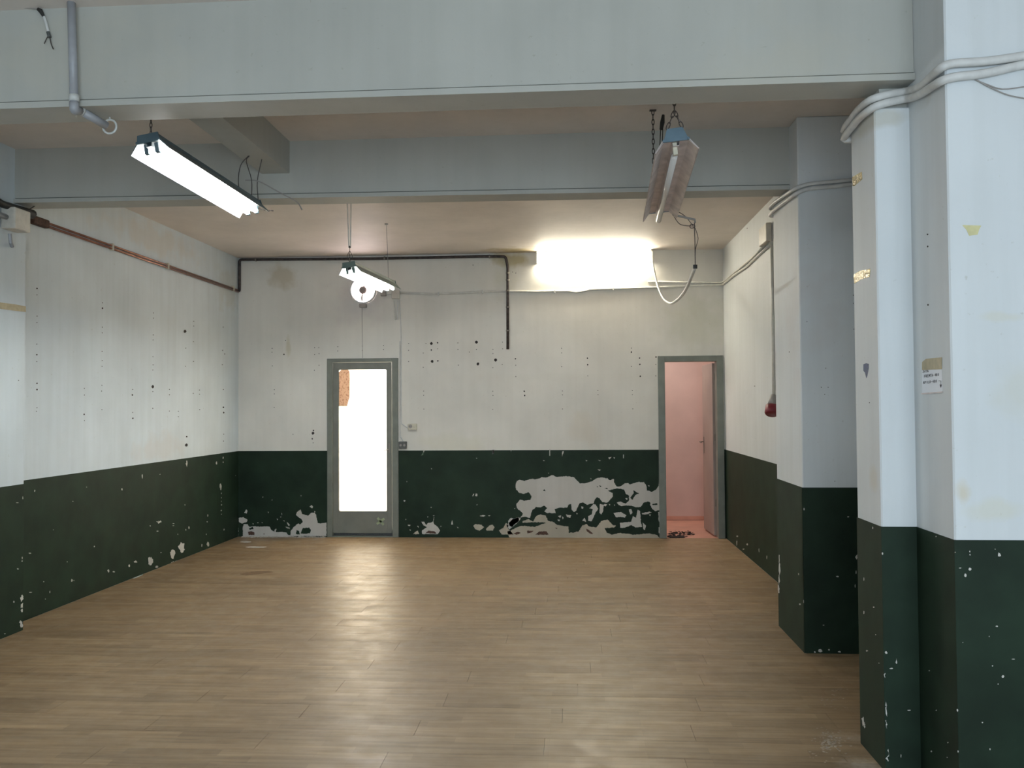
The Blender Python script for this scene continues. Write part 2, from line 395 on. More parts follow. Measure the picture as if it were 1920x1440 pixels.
# worn marks and dirt on the boards
def floor_patch(name, pts_px, mat, th=.0008):
    bm = bmesh.new(); P = [on(u, v, 'floor', 0) for u, v in pts_px]
    P = rough_edge(P, .02, .3); P = [Vector((p.x, p.y, .0)) for p in P]
    poly_prism(bm, P, (0, 0, 1), th); return obj(name, bm, mat)
M['wornboard'] = simple('worn_board_mark', (.17, .10, .05), .5, 0, .4, 30)
ptr(floor_patch('worn_mark', [(450,1076),(470,1072),(505,1070),(512,1073),(480,1077),(460,1079)], 'wornboard'), floor)

# back wall with two openings
D1 = (-2.857, -2.014, 2.09); D2 = (.998, 1.734, 2.08)
bm = bmesh.new(); T = .14
for a in ((XL-.2, D1[0], 0, ZC), (D1[1], D2[0], 0, ZC), (D2[1], XR+.2, 0, ZC), (D1[0], D1[1], D1[2], ZC), (D2[0], D2[1], D2[2], ZC)):
    bx(bm, a[0], a[1], YB, YB+T, a[2], a[3])
wall_back = struct('wall_back', bm, 'back')
wall_left = struct('wall_left', box(XL-.2, XL, YLN-.02, YB, -.05, ZC), 'left')
near_left = obj('thickened_section', box(XL-.2, XLN, -4, YLN, -.05, ZC), 'left', wall_left)
wall_right = struct('wall_right', box(XR, XR+.2, NC[2], YB, -.05, ZC), 'column')
wall_right_near = struct('wall_right', box(3.2, 3.4, -4, NC[2], -.05, ZC), 'white')
bm = bmesh.new()
for a in ((-4.1, -2.8, 0, ZC), (3.0, 3.4, 0, ZC), (-2.8, 3.0, 2.65, ZC), (-2.8, 3.0, 0, .25)): bx(bm, a[0], a[1], -4.1, -3.9, a[2], a[3])
wall_front = struct('wall_front', bm, 'white')
ceiling = struct('ceiling', box(-4.2, 3.4, -4.1, YB+.14, ZC, ZC+.12), 'ceiling')
def tri_prism_beam(name, y0, y1, zl, zr, xl, xr, lip, mat='beam'):
    bm = bmesh.new()
    vs = []
    for (x, z) in ((xl, zl), (xr, zr)):
        vs.append([bm.verts.new((x, y0, ZC)), bm.verts.new((x, y0, z+.036)), bm.verts.new((x, y0+.012, z+.034)), bm.verts.new((x, y0+.012, z+.029)), bm.verts.new((x, y0-lip, z+.027)), bm.verts.new((x, y0-lip, z)), bm.verts.new((x, y1, z)), bm.verts.new((x, y1, ZC))])
    n = 8
    for i in range(n): bm.faces.new((vs[0][i], vs[0][(i+1) % n], vs[1][(i+1) % n], vs[1][i]))
    bm.faces.new(vs[0]); bm.faces.new(vs[1])
    o = struct(name, bm, mat); o['label'] = ''; del o['label']; return o
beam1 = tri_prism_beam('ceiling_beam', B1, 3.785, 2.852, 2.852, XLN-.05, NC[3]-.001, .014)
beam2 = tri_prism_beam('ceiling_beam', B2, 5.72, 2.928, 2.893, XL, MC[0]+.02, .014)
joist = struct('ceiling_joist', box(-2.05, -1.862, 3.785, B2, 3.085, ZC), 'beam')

col_mid = struct('column', box(MC[0], XR, MC[1], MC[2], 0, ZC, .006), 'column')
col_near = struct('column', box(NC[3], 3.2, NC[4], NC[2], 0, ZC, .006), 'column')
obj('pilaster', box(NC[0], NC[3]+.01, NC[1], NC[2], 0, 2.765, .006), 'column', col_near)
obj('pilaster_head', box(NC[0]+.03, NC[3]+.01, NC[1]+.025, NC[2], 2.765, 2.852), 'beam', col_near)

# green dado coats
t = .0025
def dado(parent, *boxes):
    bm = bmesh.new()
    for a in boxes: bx(bm, *a)
    return obj('green_dado', bm, 'green', parent)
dado(wall_back, (XL, D1[0]-.001, YB-t, YB, 0, ZG), (D1[1]+.001, D2[0]-.001, YB-t, YB, 0, ZG), (D2[1]+.001, XR, YB-t, YB, 0, ZG))
dado(wall_left, (XL, XL+t, YLN, YB, 0, ZG), (XLN, XLN+t, -3.8, YLN+.001, 0, ZG-.004))
dado(wall_right, (XR-t, XR, NC[2], YB, 0, ZG))
dado(col_mid, (MC[0]-t, MC[0]+.01, MC[1]+.0005, MC[2]+t, 0, ZG), (MC[0]-t, XR, MC[1]-t, MC[1]+.01, 0, ZG))
dado(col_near, (NC[0]-t, NC[3], NC[1]-t, NC[2]+t, 0, ZG), (NC[3]-t, 3.2, NC[4]-t, NC[1], 0, ZG))
OWN = {'left': wall_left, 'leftnear': wall_left, 'back': wall_back, 'right': wall_right, 'midleft': col_mid, 'midfront': col_mid, 'nearleft': col_near,
       'nearfront': col_near, 'nearside': col_near, 'nearbig': col_near}

# ------------------------------------------------------------------ peeled paint, traced patch by patch
def patch(pts, org, sc, face, mat='bare', name='bare_patch', th=.0012, base=t, step=.010, amp=.35, label=None):
    P = [on(org[0]+x/sc, org[1]+y/sc, face, base) for x, y in pts]
    P = rough_edge(P, step, amp); ax, val, nrm, rg = FACES[face]
    for p in P:
        p[ax] = val + nrm[ax]*base
        if face != 'floor' and p.z < .001: p.z = .001
    bm = bmesh.new(); poly_prism(bm, P, nrm, th)
    o = obj(name, bm, mat, OWN[face])
    if label: o['label'] = label
    return o
A7 = ((960, 880), 6.62)
main = [(100,130),(150,145),(240,120),(300,122),(380,98),(430,100),(500,72),(560,95),(660,85),(760,95),(800,130),(845,178),(920,170),(990,150),(1050,112),(1120,100),(1190,115),(1215,135),(1265,120),(1270,170),(1300,215),(1350,210),(1400,172),(1440,170),(1460,188),(1550,160),(1640,158),(1665,200),(1672,262),(1740,280),(1790,250),(1815,210),(1836,120),(1838,500),(1780,520),(1740,490),(1718,450),(1715,410),(1690,400),(1630,415),(1600,465),(1540,470),(1480,450),(1400,450),(1350,455),(1320,435),(1300,415),(1350,400),(1410,425),(1450,390),(1455,330),(1410,300),(1390,250),(1340,240),(1290,238),(1240,250),(1190,265),(1250,295),(1250,340),(1210,385),(1180,412),(1120,405),(1090,360),(1060,345),(1030,370),(1015,420),(960,430),(930,440),(880,410),(840,420),(815,470),(800,510),(770,530),(740,500),(735,430),(700,440),(690,470),(640,480),(590,475),(530,490),(540,545),(430,540),(400,520),(440,480),(400,450),(360,470),(300,465),(250,510),(235,560),(225,600),(150,590),(100,600),(140,550),(60,480),(55,430),(100,375),(160,390),(230,380),(245,330),(205,282),(150,305),(90,290),(50,250),(45,190),(60,145)]
patch(main, *A7, 'back', label='large bare plaster patch where green paint has peeled left of the right doorway')
low = [(-40,835),(-60,770),(0,750),(100,705),(180,700),(290,710),(370,672),(290,655),(130,665),(130,640),(200,615),(260,650),(300,580),(350,560),(420,575),(450,640),(520,655),(560,690),(640,705),(700,710),(705,790),(830,770),(870,700),(930,680),(960,710),(1050,720),(1110,640),(1190,625),(1250,690),(1290,700),(1270,720),(1150,730),(1180,790),(1240,812),(1340,790),(1450,800),(1500,815),(1700,795),(1800,815),(1830,850),(1830,870),(0,870)]
patch(low, *A7, 'back', 'barelow')
for q in ([(-70,700),(0,622),(80,596),(110,612),(60,668),(-30,745)],
          [(1340,665),(1480,650),(1500,580),(1540,600),(1560,500),(1590,520),(1600,660),(1615,715),(1530,720),(1480,690),(1400,725),(1345,725)],
          [(945,580),(990,560),(1000,490),(960,485),(1010,430),(1040,440),(1070,490),(1040,530),(1010,600),(990,645),(945,640)],
          [(1090,430),(1140,440),(1130,520),(1110,560),(1085,540)], [(1260,540),(1350,530),(1420,570),(1400,600),(1350,590),(1290,595)],
          [(670,560),(735,570),(725,600),(680,590)], [(570,580),(610,570),(600,605)], [(870,640),(900,600),(920,650)], [(1815,530),(1838,530),(1838,660),(1820,640)],
          [(1820,720),(1838,710),(1838,800),(1820,790)], [(1620,660),(1665,700),(1650,755),(1630,740)], [(1450,500),(1480,490),(1495,540),(1470,560)],
          [(1610,545),(1700,525),(1735,530),(1690,555),(1620,560)], [(860,460),(885,465),(880,490),(862,485)], [(565,620),(595,625),(590,645),(570,640)], [(620,585),(640,600),(630,620)],
          [(1700,560),(1725,560),(1715,580)], [(1405,360),(1430,355),(1430,380)], [(1685,195),(1705,200),(1700,220)], [(795,540),(815,545),(805,560)], [(1200,430),(1220,435),(1215,455)],
          [(1265,440),(1280,440),(1275,458)], [(1150,430),(1180,435),(1160,460),(1140,450)], [(1060,0),(1100,5),(1085,18)], [(970,110),(990,112),(980,122)]):
    patch(q, *A7, 'back', step=.008)
for q in ([(385,262),(400,245),(418,275)], [(1080,200),(1110,205),(1100,220)], [(1145,235),(1190,230),(1185,248)], [(1465,350),(1510,300),(1505,260),(1575,300),(1530,320),(1495,378)],
          [(1740,430),(1800,420),(1805,440),(1750,445)], [(1050,212),(1068,214),(1058,224)]):
    patch(q, *A7, 'back', 'green', 'green_paint_island', base=t+.0012, step=.008)
for q in ([(130,690),(300,680),(320,655),(430,662),(360,685),(280,715),(170,705)], [(120,640),(180,600),(240,605),(200,618),(140,640)], [(1160,735),(1240,720),(1290,745),(1330,780),(1260,805),(1190,790)],
          [(705,715),(830,720),(850,745),(760,790),(705,780)]):
    patch(q, *A7, 'back', 'green', 'green_paint_island', base=t+.0012, step=.008)
for q in ([(290,812),(340,770),(430,770),(455,812)], [(20,795),(70,775),(110,790),(60,812)], [(185,760),(270,765),(240,785),(190,795)], [(920,735),(950,750),(1010,800),(980,805),(930,770)], [(535,725),(570,730),(555,742)]):
    patch(q, *A7, 'back', 'brown', 'damp_spot', base=t+.0012, step=.008)
A5 = ((430, 900), 9.143)
for q in ([(1220,505),(1245,580),(1300,600),(1350,615),(1400,565),(1460,560),(1490,600),(1500,680),(1520,740),(1560,745),(1665,730),(1665,960),(1050,960),(1050,880),(1110,800),(1180,745),(1210,765),(1260,720),(1240,670),(1190,640),(1145,600),(1160,550)],
          [(165,650),(240,635),(310,680),(300,720),(210,745),(165,720)], [(128,640),(155,660),(145,700),(140,760),(155,820),(155,960),(140,960),(130,860)],
          [(235,960),(230,820),(245,760),(310,755),(340,800),(420,795),(530,800),(640,795),(690,800),(720,860),(770,880),(820,895),(900,890),(980,900),(1000,935),(1060,950),(1060,975),(300,975)],
          [(255,560),(290,505),(310,530),(300,575)], [(1375,460),(1410,430),(1435,460),(1420,485)], [(980,720),(1000,730),(1040,770),(1015,790)], [(920,695),(945,690),(945,712)],
          [(955,800),(1030,815),(1035,840),(1000,830)], [(655,545),(672,545),(668,570)], [(890,560),(908,580),(900,610)], [(870,630),(895,628),(880,640)], [(480,725),(500,725),(490,742)], [(555,725),(572,730),(560,742)],
          [(400,740),(418,745),(408,765)], [(770,860),(800,830),(810,850),(785,890)], [(815,665),(832,668),(824,690)], [(568,290),(582,292),(575,308)], [(1222,262),(1240,266),(1230,284)], [(722,338),(748,338),(735,350)], [(1455,535),(1475,538),(1465,560)]):
    patch(q, *A5, 'back', step=.008)
for q in ([(1220,915),(1260,825),(1370,815),(1400,860),(1385,910),(1300,925)], [(1140,930),(1155,855),(1200,880),(1210,935)], [(340,830),(400,800),(415,840),(350,855)]):
    patch(q, *A5, 'back', 'green', 'green_paint_island', base=t+.0012, step=.008)
patch([(320,890),(380,875),(430,900),(430,945),(330,940)], *A5, 'back', 'brown', 'damp_spot', base=t+.0012, step=.008)
patch([(580,925),(605,915),(600,940)], *A5, 'back', 'brown', 'damp_spot', base=t+.0012, step=.008)
A6 = ((730, 840), 7.68)
for q in ([(460,1060),(500,1060),(530,1110),(560,1080),(610,1070),(630,1060),(650,1100),(700,1140),(730,1190),(700,1240),(470,1240),(470,1190),(540,1140),(490,1110)],
          [(890,1100),(905,1035),(920,1105)], [(1195,690),(1210,655),(1222,660),(1205,700)], [(1237,690),(1245,650),(1270,660),(1265,695)], [(1710,1050),(1750,1005),(1800,1020),(1860,995),(1870,1050),(1800,1100),(1770,1140),(1730,1120)],
          [(1300,975),(1350,965),(1390,975),(1350,990)], [(1420,972),(1455,970),(1440,982)], [(205,752),(230,755),(225,772),(208,770)], [(265,1105),(305,1108),(300,1122),(270,1122)], [(285,1175),(315,1180),(300,1190)], [(245,480),(262,482),(254,495)],
          [(600,290),(618,296),(606,306)], [(1250,145),(1266,146),(1258,156)], [(592,850),(612,850),(602,862)], [(545,985),(562,990),(552,1002)], [(625,970),(658,968),(640,980)], [(230,1020),(248,1024),(236,1036)], [(1258,812),(1274,810),(1264,828)],
          [(972,1135),(1000,1145),(985,1158)], [(735,1120),(748,1120),(742,1140)], [(400,1125),(415,1120),(425,1150)], [(626,1060),(640,1000),(648,1000),(634,1062)], [(485,30),(510,35),(500,60),(488,58)], [(1490,25),(1515,30),(1505,70),(1485,90)],
          [(1750,18),(1756,18),(1752,60)], [(1800,870),(1812,865),(1806,878)]):
    patch(q, *A6, 'back', step=.008)
for q in ([(1210,1120),(1240,1095),(1320,1105),(1365,1140),(1300,1190),(1240,1170)], [(1390,1170),(1440,1115),(1490,1105),(1515,1140),(1490,1190),(1400,1190)], [(1580,1185),(1640,1150),(1680,1080),(1715,1110),(1710,1160),(1750,1200),(1790,1245),(1620,1245)],
          [(340,1240),(380,1205),(410,1190),(430,1240)]):
    patch(q, *A6, 'back', 'barelow', step=.008)
patch([(520,1225),(560,1190),(650,1200),(690,1235)], *A6, 'back', 'brown', 'damp_spot', base=t+.0012, step=.008)
patch([(455,110),(490,58),(500,60),(480,105)], *A6, 'back', 'greenlite', 'worn_streak', step=.01)
for q in ([(722,105),(729,105),(727,165),(720,165)], [(835,125),(850,125),(848,140),(835,175)], [(212,110),(228,112),(222,135),(208,150)], [(1247,180),(1278,178),(1260,200)], [(1298,180),(1310,180),(1305,192)], [(1383,155),(1391,155),(1390,188),(1384,188)],
          [(1045,206),(1062,208),(1052,216)], [(1160,205),(1182,208),(1170,216)], [(660,206),(680,210),(668,215)], [(1155,288),(1182,292),(1168,300)], [(1090,370),(1100,372),(1094,378)], [(711,320),(715,320),(713,332)]):
    patch(q, (880, 820), 4.8, 'back', step=.02, amp=.2)

# small chips in the green coat: (u, v, half width px, half height px)
chips = []
for s, org, lst in ((3., (0, 720), [(195,600,3,8),(98,668,9,2),(800,520,4,13),(686,592,4,8),(1050,450,5,17),(1218,445,4,10),(1242,577,7,19),(1245,615,2,5),(1245,640,2,5),(1245,660,2,4),(1245,680,4,4),(1245,712,4,4),(1245,733,4,3),
      (895,775,17,6),(975,785,6,2),(975,797,6,2),(885,828,8,3),(845,798,4,4),(727,1022,5,8),(762,1000,12,7),(845,1000,20,24),(610,1050,6,10),(640,1056,7,5),(403,1105,5,8),(245,1112,3,3),(168,952,8,3),(125,978,3,8),(124,996,3,4),(100,1040,5,5),(170,1172,11,3),
      (1020,920,20,32),(970,955,14,30),(1062,808,4,10),(1045,820,3,6),(1170,900,9,14),(1135,908,4,9),(880,1028,10,8),(905,948,4,4),(530,915,3,5),(378,1000,3,3),(122,1203,7,20),(124,1245,7,14),(124,1275,7,12),(118,1350,13,26),(410,660,4,2),(487,580,3,2),(78,1225,4,6),
      (255,1210,3,3),(27,1405,4,3),(128,640,2,12),(1040,680,3,3),(1168,740,3,8),(1165,775,4,4),(1325,515,2,2),(900,508,3,2),(1255,415,4,7),(1255,440,3,5),(1000,845,2,3),(1160,845,2,5),(1260,820,3,6),(415,1105,2,4),(280,1170,1.5,8),(300,820,2,2),(990,1000,26,5)]),
   (2.4, (1340, 840), [(102,397,4,4),(100,425,2,14),(147,434,4,5),(200,460,2,10),(235,492,2,10),(130,455,5,3),(290,500,2,20),(293,540,4,30),(290,590,3,22),(288,635,4,20),(402,275,4,6),(378,568,1.5,6),(384,703,5,4),(600,310,6,3),(553,578,7,4),(490,797,6,1.5),(475,912,10,8),
      (515,908,5,4),(562,917,8,4),(410,925,5,3),(450,918,6,4),(712,360,2,6),(755,475,4,6),(672,590,2,7),(716,716,4,3),(685,912,5,4),(772,920,7,8),(818,960,3,15),(795,992,9,3),(766,1022,2.5,12),(773,1175,1.5,30),(774,1240,2,18),(875,1180,9,3),(781,1385,4,30),(838,1385,2,8),
      (668,1228,8,22),(675,1250,3,12),(740,968,3,2),(997,398,2,3),(1083,470,3,3),(1148,465,3,5),(1148,480,3,4),(1148,545,8,8),(1128,573,9,9),(1280,480,12,7),(1262,455,3,2),(1105,540,7,2),(1270,802,6,4),(1235,848,2,3),(1117,875,2,2),(1250,980,4,3),(1297,1028,6,6),(1275,1062,3,3),
      (1345,950,10,1.2),(966,1002,4,3),(998,1180,3,3),(1092,1180,4,8),(1204,1235,4,3),(1239,1355,3,5),(1095,1365,3,5),(1050,1325,3,4),(1047,1392,2,3),(976,1365,4,4),(640,490,3,12),(636,560,3,10),(632,620,2,8),(672,740,1,10),(725,840,2,2),(400,690,1.5,8)])):
    for (x, y_, hw, hh) in lst: chips.append((org[0]+x/s, org[1]+y_/s, hw/s, hh/s))
for (u, v, hw, hh) in chips:
    f, p = hit(u, v)
    if f not in OWN: f, p = hit(u, v-4)
    if f not in OWN: continue
    hw = max(hw, .7); hh = max(hh, .7)
    n = 7 if max(hw, hh) < 5 else 11
    ph = random.random()
    pts = [(u+hw*math.cos(2*PI*(k+ph)/n)*random.uniform(.45, 1.15), v+hh*math.sin(2*PI*(k+ph)/n)*random.uniform(.65, 1.1)) for k in range(n)]
    patch(pts, (0, 0), 1, f, 'bare', 'paint_chip', step=.012 if max(hw, hh) > 4.5 else .05, amp=.75 if max(hw, hh) > 4.5 else 0)

# screw holes and plug holes, one small joined part per wall (far too small to pick apart)
holes = {}
def hole(u, v, big=0):
    f, p = hit(u, v)
    if f in OWN: holes.setdefault((f, big), []).append((u, v))
for s, org, lst in ((5.144, (440, 580), [(361,376),(360,413),(363,546),(771,369),(811,369),(771,436),(814,428),(814,540),(768,587),(995,360),(994,402),(1231,355),(1231,396),(1436,350),(1436,388),(382,775),(382,815),(381,945),(563,1205),(748,1248,1),(757,1287),(755,1195,2),(760,1168,1),(476,435,1),(490,300)]),
  (5.5375, (740, 600), [(145,245),(145,315),(145,430),(325,243),(297,343),(297,491),(380,245,2),(380,312,1),(445,237,1),(446,299),(448,424,1),(390,430,2),(656,238),(656,306),(661,469),(849,230,2),(849,306),(865,457,2),(1020,305),(1020,349),(1019,495),(1048,415,2),(1120,230),(1121,299),(1117,462),(1254,403,1),(1257,470),(1258,587),(301,738),(301,782),(303,925),(1018,740),(1020,783),(1018,928),(1345,740,1),(1350,784,1),(1733,294),(1733,341),(1734,484),(1741,737),(1741,778),(1742,924)]),
  (5.5375, (1000, 600), [(562,397,1),(564,464,1),(565,580),(670,730),(672,776),(1018,292),(1018,334,1),(1018,482),(1028,731),(1028,776),(1032,922),(1103,395,1),(1106,461,1),(1110,585,1),(1273,384,1),(1271,461),(1271,580)]),
  (4., (0, 500), [(277,163,1),(277,211),(278,371),(277,419),(276,581),(276,661,1),(276,711),(277,875,1),(277,922,1),(277,1058),(273,1085),(139,853),(768,271),(768,312,1),(767,454),(766,496),(765,636),(765,705),(765,748),(764,890),(762,933),(764,1073),(632,913),(632,963),(631,1108,1),(633,1155),(995,921),(993,962,1),(995,1093),(996,1137,1),(1151,347),(1151,386),(1149,512),(1148,550),(1147,676),(1148,736),(1146,775),(1145,900,2),(1146,937),(1145,1063),(1270,921),(1270,961),(1270,1083),(1388,485,2),(1394,611),(1391,747),(1453,410),(1453,445),(1451,562),(1451,710),(1449,950),(1496,925),(1496,957),(1497,1073),(1337,1085),(1337,1125),(1685,655),(1674,453),(1669,628),(1675,922),(1675,1055,1),(1677,1095,1),(1400,1275,1),(1398,1338,2),(1678,1256),(1676,1308),(1667,735)]),
  (2.3225, (1440, 420), [(252,628),(232,711),(262,711),(247,742),(695,45,1),(696,98,1),(697,352,1),(291,1120),(442,778),(372,310),(372,345),(374,458)]),
  (1., (0, 0), [(1401,428),(1513,603),(880,660),(961,510),(967,512),(887,497),(1480,660),(1415,724)])):
    for q in lst: hole(org[0]+q[0]/s, org[1]+q[1]/s, q[2] if len(q) > 2 else 0)
for (f, big), lst in holes.items():
    bm = bmesh.new(); r = (.85, 1.5, 2.9)[big]
    for (u, v) in lst:
        n = 8
        P = [on(u+r*math.cos(2*PI*k/n)*random.uniform(.75, 1.1), v+r*1.1*math.sin(2*PI*k/n)*random.uniform(.75, 1.1), f, .0) for k in range(n)]
        poly_prism(bm, P, FACES[f][2], .0008)
    o = obj('screw_hole' if not big else 'plug_hole', bm, 'dark', OWN[f]); o['kind'] = 'stuff'

# ------------------------------------------------------------------ room behind, seen through both doors
Y0 = YB+T
bm = bmesh.new()
bx(bm, -4.0, -.4, 12.6, 12.7, 0, ZC); bx(bm, -4.1, -4.0, Y0, 12.6, 0, ZC); bx(bm, -.45, -.4, Y0, 12.6, 0, ZC); bx(bm, -4.0, -.4, Y0, 12.6, ZC, ZC+.1)
struct('wall_courtyard', bm, 'court')
struct('floor_courtyard', box(-4.0, -.4, Y0, 12.6, -.08, -.005), 'court')
bm = bmesh.new()
bx(bm, -.4, 2.6, 11.45, 11.55, -.05, ZC); bx(bm, -.4, -.38, Y0, 11.45, -.05, ZC); bx(bm, 1.95, 2.05, Y0, 11.45, -.05, ZC); bx(bm, -.4, 2.6, Y0, 11.45, ZC, ZC+.1)
pinkw = struct('wall_pink', bm, 'pink')
struct('floor_pink', box(-.4, 2.0, YB+.002, 11.45, -.08, -.006), 'pinkfloor')
obj('skirting', box(-.38, 1.95, 11.44, 11.45, 0, .05), 'pinkfloor', pinkw)

# ------------------------------------------------------------------ doors
d1 = empty('door_1', ((D1[0]+D1[1])/2, YB, 0)); d1['kind'] = 'structure'
yf, yb = YB-.025, YB+.12
fw = .062
bm = bmesh.new()
bx(bm, D1[0], D1[0]+fw, yf, yb, 0, D1[2], .003); ptr(obj('door_frame', bm, 'frame'), d1)
ptr(obj('door_frame', box(D1[1]-fw-.008, D1[1], yf, yb, 0, D1[2], .003), 'frame'), d1)
ptr(obj('door_frame', box(D1[0]+fw, D1[1]-fw-.008, yf+.001, yb, D1[2]-.045, D1[2], .003), 'frame'), d1)
ptr(obj('threshold', box(D1[0]+fw, D1[1]-fw-.008, YB-.01, YB+.045, -.02, .012), 'frame'), d1)
ptr(obj('gap_shade_block', box(D1[0]+fw, D1[1]-fw-.008, YB+.046, yb, -.02, .075), 'darkbox'), d1)  # added dark block: shuts out courtyard light and gives the shadow under the leaf
lx0, lx1, lz0, lz1 = D1[0]+fw+.003, D1[1]-fw-.008-.012, .045, D1[2]-.048
gx0, gx1, gz0, gz1 = -2.733, -2.148, .292, 1.968
ly0, ly1 = YB+.004, YB+.040
bm = bmesh.new()
bx(bm, lx0, gx0, ly0, ly1, lz0, lz1, .002); bx(bm, gx1, lx1, ly0, ly1, lz0, lz1, .002); bx(bm, gx0, gx1, ly0, ly1, lz0, gz0, .002); bx(bm, gx0, gx1, ly0, ly1, gz1, lz1, .002)
leaf = ptr(obj('door_leaf', bm, 'leaf'), d1)
# rounded glazing bead
bm = bmesh.new()
def rrect(x0, x1, z0, z1, r):
    P = []
    for cx, cz, a0 in ((x1-r, z1-r, 0), (x0+r, z1-r, 90), (x0+r, z0+r, 180), (x1-r, z0+r, 270)):
        for k in range(5): a = math.radians(a0+k*22.5); P.append((cx+r*math.cos(a), cz+r*math.sin(a)))
    return P
o1 = rrect(gx0-.004, gx1+.004, gz0-.004, gz1+.004, .002); i1 = rrect(gx0+.010, gx1-.007, gz0+.008, gz1-.008, .018)
fr = [[bm.verts.new((x, yy, z)) for x, z in (o1 if kk == 0 else i1)] for kk, yy in ((0, ly0-.004), (1, ly0-.004), (1, ly0+.016))]
n = len(o1)
for a_, b_ in ((0, 1), (1, 2)):
    for k in range(n): bm.faces.new((fr[a_][k], fr[a_][(k+1) % n], fr[b_][(k+1) % n], fr[b_][k]))
def child(o, parent): 
    o.parent = parent; o.matrix_parent_inverse = parent.matrix_parent_inverse @ Matrix() ; return o
def sub(o, parent):
    bpy.context.view_layer.update(); o.parent = parent; o.matrix_parent_inverse = parent.matrix_world.inverted(); return o
sub(obj('glazing_bead', bm, 'leaf'), leaf)
pn = sub(obj('glass_pane', box(gx0, gx1, ly0+.014, ly0+.019, gz0, gz1), 'frost'), leaf); pn['label'] = 'bright frosted glass pane of the closed door'
bm = tube(bmesh.new(), [on(728, 843, 'back', -.004), on(728, 843, 'back', .05), on(720, 844.5, 'back', .055)], .006)
bx(bm, -2.142, -2.118, ly0-.006, ly0, .98, 1.09)
sub(obj('door_handle', bm, 'metal'), leaf)
bm = bmesh.new()
for a in (35, -48):
    c = on(713.5, 977.5, 'back', -.002); r_ = math.radians(a); dx, dz = math.cos(r_)*.055, math.sin(r_)*.055; nx, nz = -math.sin(r_)*.013, math.cos(r_)*.013
    P = [Vector((c.x+sx*dx+sn*nx, ly0-.0008, c.z+sx*dz+sn*nz)) for sx, sn in ((-1,-1),(1,-1),(1,1),(-1,1))]
    poly_prism(bm, P, (0,-1,0), .0006)
tc_ = tag(obj('tape_cross', bm, simple('pale_green_tape', (.36, .42, .25), .6, 0, .15, 60)), 'pale green crossed tape stuck low on the glazed door', 'tape')
# cardboard behind the top left of the pane
P = [(634,700),(640,693),(652,692),(656,697),(656,745),(654,750),(651,762),(634,762)]
P = [Vector((at(u, v, Y=ly0+.01).x, ly0+.0105, at(u, v, Y=ly0+.01).z)) for u, v in P]
bm = bmesh.new(); poly_prism(bm, P, (0, -1, 0), .003)
tag(obj('cardboard', bm, 'card'), 'torn brown cardboard stuck in the top left of the door glass', 'cardboard')

d2 = empty('door_2', ((D2[0]+D2[1])/2, YB, 0)); d2['kind'] = 'structure'
ptr(obj('door_frame', box(D2[0], D2[0]+.078, yf, yb, 0, D2[2], .003), 'frame'), d2)
ptr(obj('door_frame', box(D2[1]-.075, D2[1], yf, yb, 0, D2[2], .003), 'frame'), d2)
ptr(obj('door_frame', box(D2[0]+.078, D2[1]-.075, yf+.001, yb, D2[2]-.065, D2[2], .003), 'frame'), d2)
for z in (.35, 1.1, 1.8):
    ptr(obj('hinge', tb([(D2[1]-.08, yb-.005, z), (D2[1]-.08, yb-.005, z+.08)], .007), 'metal'), d2)
lf = box(-.585, 0, -.0175, .0175, .012, 2.0, .002)
lf = obj('door_leaf', lf, 'pinkdoor'); lf.location = (D2[1]-.082, yb+.02, 0); lf.rotation_euler = (0, 0, math.radians(-87.5)); ptr(lf, d2)
bm = bmesh.new(); bx(bm, -.545, -.505, .0175, .023, .93, 1.13, .001); bx(bm, -.545, -.505, -.023, -.0175, .93, 1.13, .001)
for s_ in (1, -1): tube(bm, [(-.525, s_*.02, 1.07), (-.525, s_*.065, 1.07), (-.515, s_*.07, 1.07), (-.42, s_*.07, 1.065)], .008)
hd = obj('door_handle', bm, 'metal'); hd.parent = lf; hd['label'] = 'dark lever handle on long plate'
# black debris at the threshold
bm = bmesh.new()
for k in range(150):
    if k < 90: u, v = random.uniform(1252, 1283), random.gauss(1006, 1.2)
    else: u, v = random.uniform(1252, 1300), random.gauss(1000, 2.2)
    p = on(u, min(v, 1009), 'floor'); r = random.uniform(.004, .016)
    q = bmesh.ops.create_icosphere(bm, subdivisions=1, radius=r)
    for vv in q['verts']: vv.co = Vector((vv.co.x*1.6, vv.co.y, vv.co.z*.4))+Vector((p.x, p.y, (r*.3 if p.y < YB else r*.3-.004)))
o = tag(obj('debris', bm, 'debris'), 'scattered black crumbs on the threshold of the pink room doorway', 'debris'); o['kind'] = 'stuff'
for cen, lab in (((460, 1016), 'thin white plaster flake on the floor, nearer the back left corner'), ((478, 1026), 'long white plaster smear on the floor in front of the other flake')):
    hw, hh = (10, 1.6) if cen[0] == 460 else (21, 1.2)
    tag(floor_patch("plaster_flake", [(cen[0]+hw*math.cos(2*PI*k/10)*random.uniform(.8,1.1), cen[1]+hh*math.sin(2*PI*k/10)) for k in range(10)], 'flake', .003), lab, "flake")
